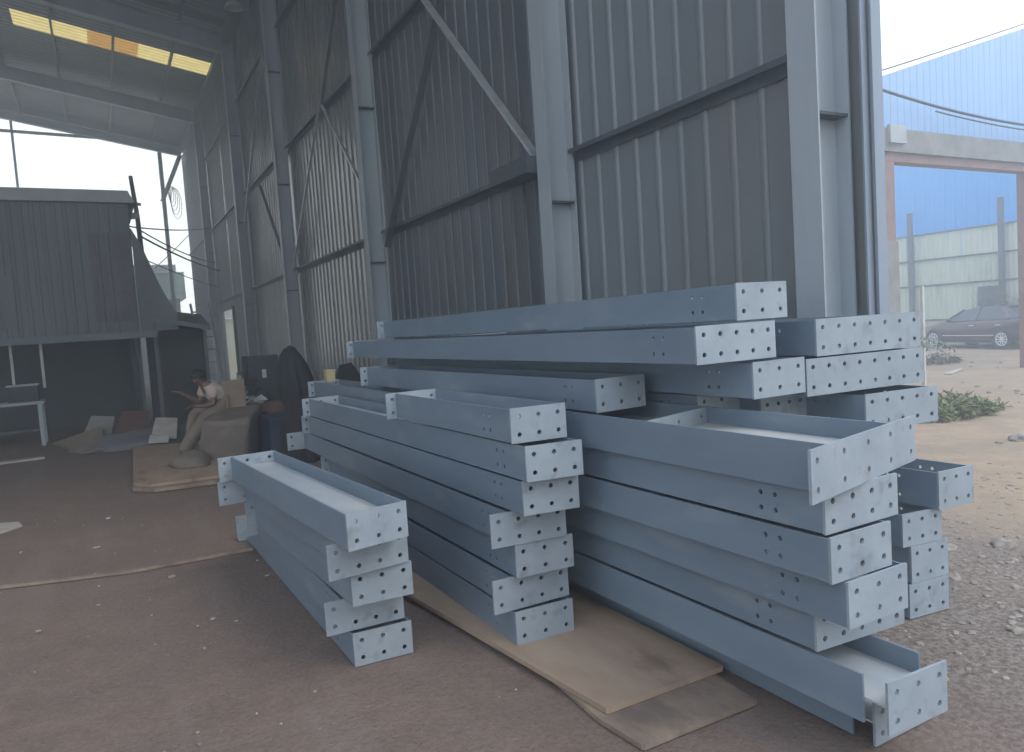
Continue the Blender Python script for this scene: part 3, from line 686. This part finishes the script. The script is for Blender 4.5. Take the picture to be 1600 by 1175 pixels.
# cardboard box on the block
e = empty('cardboard_box', (1.70,12.2,.72), 'open brown cardboard box behind the worker', 'box')
MB().box(-.17,.17,-.15,.15,0,.28).build('box', M['card'], e)
MB().prism([(-.17,-.15),(-.17,-.165),(.17,-.165),(.17,-.15)], .27, .42).build('flap', M['card'], e)
# ladder by the doorway
e = empty('ladder', (2.30, 19.6, 0), 'pale ladder leaning near the bright doorway', 'ladder')
for s in (0, .42): MB().bar((s-.1, -.1, 0), (s-.28, .5, 2.75), .05, .07).build('rail', M['column'], e)
for k in range(8):
    t = .12 + k*.115; MB().bar((-.1-.18*t, -.1+.6*t, 2.75*t), (.32-.18*t, -.1+.6*t, 2.75*t), .035, .035).build('rung', M['white'], e)
# bright neighbour building seen through the doorway
e = empty('yellow_building', (10, 38, 0), 'pale yellow-green building seen through the far doorway', 'building')
MB().box(-5.2,14,0,.3,0,2.9).build('wall', M['paleyellow'], e); MB().box(-5.2,14,-.15,.0,2.91,3.75).build('signboard', M['white'], e)
MB().box(-5.3,14,-.3,.5,3.76,4.1).build('roof', M['greenroof'], e)
# dark cabinet, red drum, draped machine, white sack, wire tangle
e = empty('dark_cabinet', (2.42, 14.2, 0), 'dark upright cabinet by the doorway', 'cabinet')
MB().box(-.17,.36,-.3,.3,0,1.45).build('cabinet_body', M['dark'], e); MB().box(.06,.13,-.33,-.301,1.05,1.2).build('label_plate', M['white'], e)
e = empty('red_drum', (2.34, 12.2, 0), 'rusty red drum between the cabinet and the draped machine', 'drum')
MB().lathe([(0,0),(0,.22),(.2,.225),(.21,.235),(.22,.225),(.5,.225),(.51,.235),(.52,.225),(.74,.22),(.74,.19),(.72,.19),(.72,0)], (0,0,0), 'z', 20).build('drum_body', M['rust'], e)
MB().lathe([(.72,.04),(.75,.04),(.75,0)], (.1,0,0), 'z', 10).build('bung', M['dark'], e)
PR = [(0,.30),(.04,.31),(.35,.27),(.75,.25),(.92,.265),(1.0,.28),(1.18,.26),(1.34,.225),(1.48,.17),(1.57,.10),(1.61,.0)]
bm_ = MB(); NS = 44
for zz, rr in PR:
    for k in range(NS):
        t = 6.2832*k/NS; c, sn = math.cos(t), math.sin(t)
        q = 1/max(abs(c), abs(sn))**.55                       # squarish plan
        fold = 1 + .085*math.sin(9*t + 3*noise.noise((c*2, sn*2, zz*1.5)))*(1 if zz < 1.4 else .4) + .22*noise.noise((c*1.6+3, sn*1.6, zz*1.9))
        bm_.v.append((rr*c*q*fold + .07*math.sin(zz*2.4), rr*1.15*sn*q*fold, max(0, zz + .03*noise.noise((c*3, sn*3, zz*3)))))
for i in range(len(PR)-1):
    for k in range(NS):
        k2 = (k+1) % NS; bm_.smooth.add(len(bm_.f)); bm_.f.append((i*NS+k, i*NS+k2, (i+1)*NS+k2, (i+1)*NS+k))
o = bm_.build('draped_machine', M['tarp']); o.location = (2.30,10.5,0); o.scale = (.8,.9,1)
tag(o, 'tall machine draped in black tarpaulin beyond the middle stack', 'covered machine')
lump('low black tarpaulin heap against the wall beyond the beams', 'tarpaulin_heap', 'tarpaulin', (3.15,10.6,0), (.62,.9,1.28), M['tarp'], 21, 3, .25)
lump('white sack beside the ladder foot', 'white_sack', 'sack', (2.02,13.4,0), (.22,.24,1.07), M['white'], 31, 3, .2)
b = MB()
for k in range(26):
    p = Vector((2.12+random.uniform(-.14,.14), 13.05+random.uniform(-.12,.12), .45+random.random()*.65)); pts = [p]
    for j in range(4): p = p + Vector((random.uniform(-.13,.13), random.uniform(-.1,.1), random.uniform(-.18,.18))); pts.append(p)
    b.tube(pts, .009, 5)
tag(b.build('wire_tangle', M['cable']), 'black tangle of wire against the white sack', 'wire tangle')
b = MB()
for k in range(40):
    x, y = 2.03+random.uniform(-.13,.15), 12.4+random.uniform(-.3,.4); s = random.uniform(.04,.10); a = random.random()*6
    z = random.uniform(.64,.82)
    b.add([(x+s*math.cos(a+q*1.57), y+s*math.sin(a+q*1.57), z+random.uniform(-.05,.06)) for q in range(4)], [(0,1,2,3)])
tag(b.build('paper_waste', M['white'], recalc=False), 'crumpled white waste heaped behind the brown covered block', 'waste', kind='stuff')
tag(MB().box(1.90,2.22,12.05,12.9,0,.60).build('waste_tray', M['dark']), 'dark tray full of white waste behind the covered block', 'tray')
e = empty('yellow_box', (2.22, 8.35, 1.205), 'small yellow box standing on the far beam end', 'box')
MB().box(-.045,.05,-.05,.05,0,.11).build('box', M['yellow'], e); MB().box(-.05,.055,-.055,.055,.111,.13).build('lid', M['yellow'], e)

# ------------------------------------------------------------------ worker
def skin(name, pts, edges, rad, m, parent=None, loc=(0,0,0), levels=2, root=0):
    me = bpy.data.meshes.new(name); me.from_pydata(pts, edges, []); o = bpy.data.objects.new(name, me); COL.objects.link(o)
    md = o.modifiers.new('skin', 'SKIN'); md.use_smooth_shade = True
    if not me.skin_vertices: 
        bm = bmesh.new(); bm.from_mesh(me); bm.verts.layers.skin.verify(); bm.to_mesh(me); bm.free()
    for i, r in enumerate(rad):
        d = me.skin_vertices[0].data[i]; d.radius = (r, r) if not isinstance(r, tuple) else r
        d.use_root = (i == root)
    s = o.modifiers.new('subsurf', 'SUBSURF'); s.levels = levels; s.render_levels = levels
    me.materials.append(m); o.location = loc
    if parent: o.parent = parent
    return o
per = empty('person', (1.50, 12.25, 0), 'worker in a pale pinkish shirt sitting on the covered block, arm held out', 'person')
P = [(.08,0,.76),(.03,-.02,.89),(-.06,-.04,1.01),(-.15,-.06,1.09),(-.21,-.07,1.125),(-.26,-.08,1.165),(-.29,-.09,1.24),       # pelvis..head 0-6
     (-.17,.12,1.06),(-.26,.10,.83),(-.45,.03,.96),(-.53,.0,1.01),                                                    # far arm 7-10
     (-.10,-.22,1.02),(-.10,-.27,.80),(-.29,-.29,.80),(-.37,-.28,.81),                                                    # near arm 11-14
     (-.02,-.13,.76),(-.34,-.36,.50),(-.66,-.66,.13),(-.75,-.76,.06),                                                     # near leg 15-18
     (-.0,.13,.74),(-.36,.20,.66),(-.44,.20,.22),(-.54,.18,.07)]                                                        # far leg 19-22
E_ = [(0,1),(1,2),(2,3),(3,4),(4,5),(5,6),(3,7),(7,8),(8,9),(9,10),(3,11),(11,12),(12,13),(13,14),(0,15),(15,16),(16,17),(17,18),(0,19),(19,20),(20,21),(21,22)]
rad = [.14,.13,.14,.09,.055,.085,.095, .06,.042,.032,.03, .06,.042,.034,.03, .095,.065,.045,.05, .095,.065,.045,.05]
for base, d0 in ((10, Vector((-.085,-.01,.03))), (14, Vector((-.085,-.01,-.01)))):
    side = Vector((0,.022,0))
    for k, ln in enumerate((.8,.95,1.0,.88)):
        a = Vector(P[base]) + side*(k-1.5) + d0*.55; c = a + d0*.5*ln; f = c + (d0*.4*ln + Vector((0,0,-.02)))
        i0 = len(P); P += [tuple(a), tuple(c), tuple(f)]; rad += [.010,.009,.008]; E_ += [(base,i0),(i0,i0+1),(i0+1,i0+2)]
    a = Vector(P[base]) + Vector((-.02,-.04,.01)); c = a + Vector((-.04,-.015,.005)); i0 = len(P); P += [tuple(a), tuple(c)]; rad += [.011,.009]; E_ += [(base,i0),(i0,i0+1)]
skin('body', P, E_, rad, M['skin'], per)
skin('shirt', [(.08,0,.78),(.03,-.02,.89),(-.06,-.04,1.01),(-.15,-.06,1.085),(-.17,.125,1.06),(-.235,.11,.90),(-.10,-.225,1.02),(-.10,-.265,.87)],
     [(0,1),(1,2),(2,3),(2,4),(4,5),(2,6),(6,7)], [.185,.175,.175,.105,.09,.075,.09,.075], M['shirt'], per)
skin('trousers', [(.08,0,.74),(-.02,-.13,.75),(-.34,-.36,.50),(-.63,-.63,.17),(-.0,.13,.74),(-.36,.20,.66),(-.435,.20,.28)],
     [(0,1),(1,2),(2,3),(0,4),(4,5),(5,6)], [.175,.14,.12,.09,.12,.09,.07], M['trouser'], per)
bm = bmesh.new(); bmesh.ops.create_uvsphere(bm, u_segments=16, v_segments=10, radius=.108)
me = bpy.data.meshes.new('hair'); 
for v in bm.verts: v.co = Vector((v.co.x+.015, v.co.y, v.co.z*.95 if v.co.z > -.02 else -.02))
bm.to_mesh(me); bm.free(); me.materials.append(M['hair']); o = bpy.data.objects.new('hair', me); COL.objects.link(o); o.parent = per; o.location = (-.28,-.095,1.245)
for p in me.polygons: p.use_smooth = True
hb = MB(); hb.tube([(-.375,-.09,1.225),(-.405,-.09,1.19),(-.38,-.09,1.185)], [.008,.014,.012], 6)
hb.build('nose', M['skin'], per)
for s in (-1, 1):
    MB().lathe([(-.01,0),(-.006,.01),(0,.013),(.006,.01),(.01,0)], (-.366,-.09+s*.035,1.235), 'x', 8).build('eye', M['hair'], per)
    MB().tube([(-.27,-.09+s*.095,1.25),(-.275,-.09+s*.107,1.22),(-.275,-.09+s*.095,1.19)], .013, 6).build('ear', M['skin'], per)

# ------------------------------------------------------------------ right side: gateway, warehouse, fence, car, plants
GY = 9.80
gz0 = -.16
e = empty('gateway', (16.9, GY, gz0), 'gateway with red-brown steel columns, concrete lintel and pale blue gable sheets', 'gateway')
gc = (16.9, GY, gz0)
loc(MB().box(14.17,14.50,GY-.15,GY+.15,2.9,4.52), gc).build('column', M['redframe'], e)
loc(MB().box(14.14,14.53,GY-.18,GY+.18,gz0,2.9), gc).build('column_base', M['concrete'], e)
loc(MB().box(19.66,20.0,GY-.15,GY+.15,gz0,4.52), gc).build('column', M['redframe'], e)
loc(MB().box(24.6,24.95,GY-.15,GY+.15,gz0,4.52), gc).build('column', M['redframe'], e)
loc(MB().box(11.5,26,GY-.14,GY+.14,4.525,4.70), gc).build('steel_beam', M['redframe'], e)
loc(MB().box(11.5,26,GY-.22,GY+.20,4.705,5.17), gc).build('concrete_lintel', M['concrete'], e)
loc(MB().box(14.2,14.72,GY-.30,GY-.222,4.86,5.22), gc).build('junction_box', M['shedpale'], e)
# gable sheets with ribs (stepped rows of ribs in real geometry)
gx0, gx1 = 11.5, 26.
b = MB(); prof = []; x = gx0
while x < gx1-.3:
    prof += [(x,0),(x+.16,0),(x+.175,.012),(x+.215,.012),(x+.23,0)]; x += .23
prof = [p for i, p in enumerate(prof) if i == 0 or p[0]-prof[i-1][0] > 1e-6] 
def top(x): return 5.17 + 1.06 + (min(x, 24.)-14.28)*.306 - max(0, x-24.)*.3
n = len(prof)
b.v = [(x, GY-d, 5.175) for x,d in prof] + [(x, GY-d, top(x)) for x,d in prof] + [(x, GY+.02, 5.175) for x,d in prof] + [(x, GY+.02, top(x)) for x,d in prof]
b.f = [(i,i+1,n+i+1,n+i) for i in range(n-1)] + [(2*n+i+1,2*n+i,3*n+i,3*n+i+1) for i in range(n-1)] + [(n+i,n+i+1,3*n+i+1,3*n+i) for i in range(n-1)]
loc(b, gc).build('gable_sheet', M['bluelight'], e, recalc=False)
wire('taut wire rising to the right above the pale blue gable', (11.5,9.3,5.5),(24,9.3,9.35),.05,.014, group='wires by the gateway')
wire('sagging double cable across the pale blue gable', (13.0,9.45,5.95),(22,9.45,5.60),.22,.03, group='wires by the gateway')
wire('thin cable just under the sagging double one', (15.6,9.42,5.55),(22,9.42,5.45),.1,.018, group='wires by the gateway')
# blue warehouse beyond
e = empty('blue_warehouse', (33, 20, gz0), 'large plain blue warehouse wall behind the pale green fence', 'warehouse')
b = MB(); prof = []; y = -6.
while y < 46: prof += [(y,0),(y+.3,0),(y+.34,.04),(y+.42,.04)]; y += .46
n = len(prof); b.v = [(-d, y-20, 0) for y,d in prof] + [(-d, y-20, 10.6) for y,d in prof]; b.f = [(i+1,i,n+i,n+i+1) for i in range(n-1)]
b.build('wall', M['blue'], e, recalc=False)
b = MB(); b.add([(-.3,-26,10.6),(-.3,26,10.6),(9,26,12.2),(9,-26,12.2),(-.3,-26,10.7),(-.3,26,10.7),(9,26,12.3),(9,-26,12.3)], [(0,1,2,3),(7,6,5,4),(0,4,5,1),(1,5,6,2),(2,6,7,3),(3,7,4,0)])
b.build('roof', M['blue'], e)
MB().box(.05,18,-26,-25.9,0,10.5).build('end_wall', M['blue'], e)
# fence of patched corrugated sheets
FX = 29.4
e = empty('sheet_fence', (FX, 14, gz0), 'patched pale green corrugated sheet fence with dark posts behind the car', 'fence')
rows = [(0,.94),(.96,2.33),(2.35,3.36),(3.38,4.38)]
random.seed(4)
for ri, (z0, z1) in enumerate(rows):
    y = 4. + ri*.7
    while y < 30:
        w = random.choice((1.7,2.2,2.6,1.9)); y1 = min(y+w, 31)
        b = MB(); prof = []; yy = y
        while yy < y1-.16: prof += [(yy,0),(yy+.10,0),(yy+.125,.022),(yy+.175,.022),(yy+.2,0)]; yy += .2
        prof = [p for i, p in enumerate(prof) if i == 0 or p[0]-prof[i-1][0] > 1e-6] + [(y1-.004, 0)]
        n = len(prof); xo = random.uniform(-.012,.012)
        b.v = [(-d+xo, a-14, z0) for a,d in prof] + [(-d+xo, a-14, z1+random.uniform(-.02,.02)*0) for a,d in prof]
        b.f = [(i+1,i,n+i,n+i+1) for i in range(n-1)]
        b.build('fence_sheet', M['fence'] if random.random() < .6 else M['fence2'], e, recalc=False)
        y = y1
for z in (.95,2.34,3.37,4.40): MB().box(-.075,-.045,-9.8,16.5,z-.03,z+.03).build('rail', M['post'], e)
for (y, h) in ((18.85,5.33),(15.35,5.35),(11.8,5.3),(22.3,5.2)): MB().box(-.24,-.08,y-14-.08,y-14+.08,0,h).build('post', M['post'], e)
b = MB(); b.box(-.12,-.05,1.3,2.25,1.15,2.15); b.build('mesh_panel', M['post'], e)
# car, length along -Y (front towards +Y, i.e. left in the picture)
car = empty('parked_car', (27.25, 14.85, gz0), 'dark plum saloon car parked in front of the pale green fence', 'car', rz=R(-14))
# local: +y front. stations: y, half width, z sill, z shoulder, z of bonnet/boot centre
ST = [(2.32,.55,.34,.56,.60),(2.25,.72,.24,.64,.70),(2.0,.84,.20,.74,.80),(1.5,.885,.20,.84,.91),(.95,.90,.20,.90,.97),(.3,.905,.20,.93,.98),(-.5,.905,.20,.95,1.0),(-1.2,.90,.21,.97,1.02),(-1.75,.88,.23,.985,1.06),(-2.2,.82,.28,.97,1.05),(-2.38,.72,.36,.93,.98),(-2.42,.60,.45,.82,.85)]
b = MB(); ns_ = 11
for (y, w, zs, zb, zc) in ST:
    half = [(w*.86, zs), (w*.985, zs+.10), (w, (zs+zb)/2+.02), (w*.985, zb-.08), (w*.93, zb)]
    ring = [(-x, z) for x, z in half] + [(-w*.5, zc-.012), (w*.5, zc-.012)] + [(x, z) for x, z in half[::-1]]
    b.v += [(x, y, z) for x, z in ring]
m_ = 12
for i in range(len(ST)-1):
    for k in range(m_):
        k2 = (k+1) % m_; b.smooth.add(len(b.f)); b.f.append((i*m_+k, i*m_+k2, (i+1)*m_+k2, (i+1)*m_+k))
b.f.append(list(range(m_))); b.f.append([(len(ST)-1)*m_+k for k in range(m_)][::-1])
body = b.build('body', M['carpaint'], car)
# greenhouse: roof skin and glass band
TOP = [(.98,.74,.965),(.30,.60,1.36),(-.15,.585,1.44),(-.8,.58,1.455),(-1.3,.57,1.40),(-1.98,.66,1.06)]
b = MB()
for (y, w, z) in TOP[1:-1]: b.v += [(-w,y,z-.03),(-w*.6,y,z+.01),(w*.6,y,z+.01),(w,y,z-.03)]
n_ = len(TOP)-2
for i in range(n_-1):
    for k in range(3): b.smooth.add(len(b.f)); b.f.append((i*4+k,i*4+k+1,(i+1)*4+k+1,(i+1)*4+k))
b.build('roof', M['carpaint'], car)
g = MB(); zbelt = .93
for s in (-1, 1):
    ring_t = [(s*w, y, z-.03) for (y, w, z) in TOP[1:-1]]
    ring_b = [(s*.82, .72, .955), (s*.825,.0,.965), (s*.825,-.8,.985), (s*.80,-1.62,1.01)]
    g.add(ring_b + ring_t, [(i, i+1, 4+i+1, 4+i) for i in range(3)])
    g.add([(s*.82,.72,.955),(s*.74,.98,.955),(s*.60,.30,1.33)], [(0,1,2)])
    g.add([(s*.80,-1.62,1.01),(s*.66,-1.98,1.05),(s*.57,-1.3,1.37)], [(0,1,2)])
g.add([(-.74,.98,.955),(.74,.98,.955),(.60,.30,1.33),(-.60,.30,1.33)], [(0,1,2,3)])
g.add([(-.66,-1.98,1.05),(.66,-1.98,1.05),(.57,-1.3,1.37),(-.57,-1.3,1.37)], [(0,3,2,1)])
g.build('windows', M['glass'], car, recalc=False)
for s in (-1, 1):   # pillars, handles, mirror, sill strip
    MB().bar((s*.755,.97,.965),(s*.612,.31,1.345),.05,.05).build('pillar', M['carpaint'], car)
    MB().bar((s*.83,-.32,.975),(s*.595,-.36,1.415),.05,.02).build('pillar', M['carpaint'], car)
    MB().bar((s*.80,-1.60,1.02),(s*.58,-1.22,1.39),.12,.03).build('pillar', M['carpaint'], car)
    for y in (-.15,-1.18): MB().bar((s*.915,y,.80),(s*.915,y-.17,.805),.03,.03).build('door_handle', M['rim'], car)
    MB().lathe([(-.09,.0),(-.08,.06),(0,.075),(.07,.06),(.09,0)], (s*.98,.62,1.0), 'x', 10).build('wing_mirror', M['carpaint'], car)
    MB().bar((s*.912,1.0,.46),(s*.912,-1.1,.46),.012,.025).build('side_trim', M['rim'], car)
    MB().bar((s*.62,2.27,.63),(s*.80,2.02,.71),.12,.11).build('headlight', M['lamp'], car)
    MB().bar((s*.60,-2.40,.86),(s*.80,-2.24,.92),.06,.14).build('tail_light', M['rust'], car)
    MB().bar((s*.90,2.06,.40),(s*.62,2.3,.40),.06,.05).build('bumper_trim', M['rim'], car)
    for y in (1.42,-1.38):
        w = empty('wheel', (s*.80, y, .325), None, None); w.parent = car
        MB().lathe([(-.11,.205),(-.11,.30),(-.08,.325),(.08,.325),(.11,.30),(.11,.205)], (0,0,0), 'x', 28).build('tyre', M['tyre'], w)
        MB().lathe([(s*.02,.0),(s*.02,.21)], (0,0,0), 'x', 28).build('hub_back', M['dark'], w)
        r = MB(); r.lathe([(s*.09,.19),(s*.115,.195),(s*.115,.222),(s*.09,.222)], (0,0,0), 'x', 28); r.lathe([(s*.08,.05),(s*.105,.045),(s*.105,0)], (0,0,0), 'x', 16)
        for k in range(10):
            t = k*math.pi/5; r.bar((s*.09,.03*math.cos(t),.03*math.sin(t)), (s*.10,.205*math.cos(t),.205*math.sin(t)), .018, .034)
        r.build('rim', M['rim'], w)
        MB().lathe([(s*.08,.30),(s*.113,.345),(s*.118,.36),(s*.08,.36)], (0,0,0), 'x', 28).build('wheel_arch', M['dark'], w)
# leafy things
def clump(name, label, cat, c, n, rx, ry, h, m, ll=.18, group=None, lean=.5):
    e = empty(name, c, label, cat, group); b = MB(); st = MB()
    for i in range(n):
        a = random.random()*6.283; r = math.sqrt(random.random()); p = Vector((rx*r*math.cos(a), ry*r*math.sin(a), 0))
        hh = h*(1-.6*r*r)*random.uniform(.45,1); t = p + Vector((random.uniform(-lean,lean)*hh, random.uniform(-lean,lean)*hh, hh))
        if i % 3 == 0: st.tube([p, p.lerp(t,.6)+Vector((0,0,.02)), t], .004, 4)
        for k in range(3):
            q = p.lerp(t, random.uniform(.25,1)); d = Vector((random.uniform(-1,1),random.uniform(-1,1),random.uniform(-.3,.7))).normalized()
            l = ll*random.uniform(.5,1.1); s = d.cross(Vector((0,0,1))).normalized()*l*.17; f = q+d*l+Vector((0,0,-l*.2)); mid = q+d*l*.5
            b.add([q, mid+s, f, mid-s], [(0,1,2,3)])
    b.build('leaves', m, e, recalc=False); st.build('stems', M['stem'], e, recalc=False); return e
clump('weed_clump', 'low green weed heap on the sand right of the beam ends', 'weeds', (11.1,6.7,gz(11.1,6.7)), 380, .95,.45,.42, M['leaf'], .20, 'weeds in the yard')
clump('weed_clump', 'flat wilted greenery trailing off the weed heap', 'weeds', (12.0,6.75,gz(12,6.75)), 90, .7,.3,.14, M['leaf'], .16, 'weeds in the yard')
clump('bush', 'loose green bush behind the parked car', 'bush', (28.75,14.75,gz0), 480, .45,.9,2.6, M['leaf'], .22)
clump('dry_grass', 'dry twiggy patch in front of the car bonnet', 'dry grass', (20.5,12.6,gz0), 130, .9,.5,.28, M['stem'], .2)
# palm
e = empty('young_palm', (13.6, 9.3, gz0), 'young palm with drooping fronds beside the wall corner', 'palm')
MB().tube([(0,0,0),(.03,.02,.9)], [.10,.07], 8).build('trunk', M['stem'], e)
b = MB()
for k in range(13):
    a = k*2.4; ln = random.uniform(1.1,1.6); el = random.uniform(.5,1.25); p = Vector((.03,.02,.9)); prev = p
    d = Vector((math.cos(a)*math.cos(el), math.sin(a)*math.cos(el), math.sin(el)))
    for j in range(12):
        d = (d + Vector((0,0,-.13))).normalized(); q = prev + d*ln/12
        b.bar(prev, q, .012, .012); s = d.cross(Vector((0,0,1))).normalized()
        for sg in (-1,1):
            l = .34*math.sin(math.pi*(j+1.2)/13.5); f = q + s*sg*l*.8 + d*l*.5 + Vector((0,0,-l*.35))
            b.add([q-d*.03, q+d*.03, f], [(0,1,2)])
        prev = q
b.build('fronds', M['palmleaf'], e, recalc=False)
tag(MB().box(15.10,15.16,9.5,9.56,gz0,1.95).build('white_post', M['white']), 'slim white post beside the young palm', 'post')
scrap('pale broken plank lying on the sand near the car', [(17.6,10.6,-.14),(18.7,10.9,-.12),(18.75,10.8,-.12),(17.65,10.45,-.14)], M['litter'], 'broken_plank', 'plank', .03)

# ------------------------------------------------------------------ veil standing in for lens glare
gxe = max(abs(gx[0]), abs(gx[-1]), abs(gy[0]), abs(gy[-1])) + 1
hb = MB().box(-gxe,gxe,-gxe,gxe,-1.3,16.5).build('veil', None)  # added even volume, imitates the milky veil of lens glare
tag(hb, kind='stuff')
hm = bpy.data.materials.new('glare_veil'); hm.use_nodes = True
hn = hm.node_tree; hn.nodes.remove(hn.nodes['Principled BSDF']); pv = hn.nodes.new('ShaderNodeVolumePrincipled')
pv.inputs['Color'].default_value = (.84,.92,1.,1); pv.inputs['Density'].default_value = .0165; pv.inputs['Anisotropy'].default_value = .65
hn.links.new(pv.outputs[0], hn.nodes['Material Output'].inputs['Volume'])
hb.data.materials.append(hm)

# ------------------------------------------------------------------ light
SUN_EL, SUN_AZ = 52., 150.         # azimuth measured clockwise from +Y: behind and to the right of the camera
w = bpy.data.worlds.new('World'); scene.world = w; w.use_nodes = True
nt = w.node_tree; bg = nt.nodes['Background']; sky = nt.nodes.new('ShaderNodeTexSky'); sky.sky_type = 'NISHITA'; sky.sun_disc = False
sky.sun_elevation = R(SUN_EL); sky.sun_rotation = R(SUN_AZ); sky.air_density = 1.; sky.dust_density = 4.; sky.ozone_density = 1.
# thin bright overcast: pale cloud over the clear sky, slightly uneven
tcw = nt.nodes.new('ShaderNodeTexCoord'); nw = nt.nodes.new('ShaderNodeTexNoise'); nw.inputs['Scale'].default_value = 2.2; nw.inputs['Detail'].default_value = 5
nt.links.new(tcw.outputs['Generated'], nw.inputs['Vector'])
cw = nt.nodes.new('ShaderNodeMix'); cw.data_type = 'RGBA'; cw.inputs[6].default_value = (9.9,9.9,9.0,1); cw.inputs[7].default_value = (8.8,8.9,8.6,1)
nt.links.new(nw.outputs[0], cw.inputs[0])
mw = nt.nodes.new('ShaderNodeMix'); mw.data_type = 'RGBA'; mw.inputs[0].default_value = .86
# warm bright haze-cloud near the horizon, cooler thin cloud overhead
sxw = nt.nodes.new('ShaderNodeSeparateXYZ'); nt.links.new(tcw.outputs['Generated'], sxw.inputs[0])
rw = nt.nodes.new('ShaderNodeMapRange'); rw.inputs[1].default_value = .30; rw.inputs[2].default_value = .75; rw.interpolation_type = 'SMOOTHSTEP'
nt.links.new(sxw.outputs[2], rw.inputs[0])
uw = nt.nodes.new('ShaderNodeMix'); uw.data_type = 'RGBA'; uw.inputs[7].default_value = (6.3,7.3,8.9,1)
nt.links.new(rw.outputs[0], uw.inputs[0]); nt.links.new(cw.outputs[2], uw.inputs[6])
nt.links.new(sky.outputs[0], mw.inputs[6]); nt.links.new(uw.outputs[2], mw.inputs[7])
nt.links.new(mw.outputs[2], bg.inputs[0]); bg.inputs[1].default_value = .15
sd = bpy.data.lights.new('sun', 'SUN'); sun = bpy.data.objects.new('sun', sd); COL.objects.link(sun)
sd.energy = .7; sd.angle = R(25); sd.color = (1,.95,.87)
az = R(SUN_AZ); el = R(SUN_EL); sdir = Vector((math.sin(az)*math.cos(el), math.cos(az)*math.cos(el), math.sin(el)))
sun.rotation_euler = sdir.to_track_quat('Z', 'Y').to_euler()
scene.view_settings.view_transform = 'Standard'; scene.view_settings.look = 'None'; scene.view_settings.gamma = 1
scene.view_settings.exposure = 0.68
scene.render.engine = 'CYCLES'
scene.cycles.use_denoising = True; scene.cycles.denoising_prefilter = 'ACCURATE'; scene.cycles.volume_bounces = 3
scene.cycles.max_bounces = 10; scene.cycles.diffuse_bounces = 5
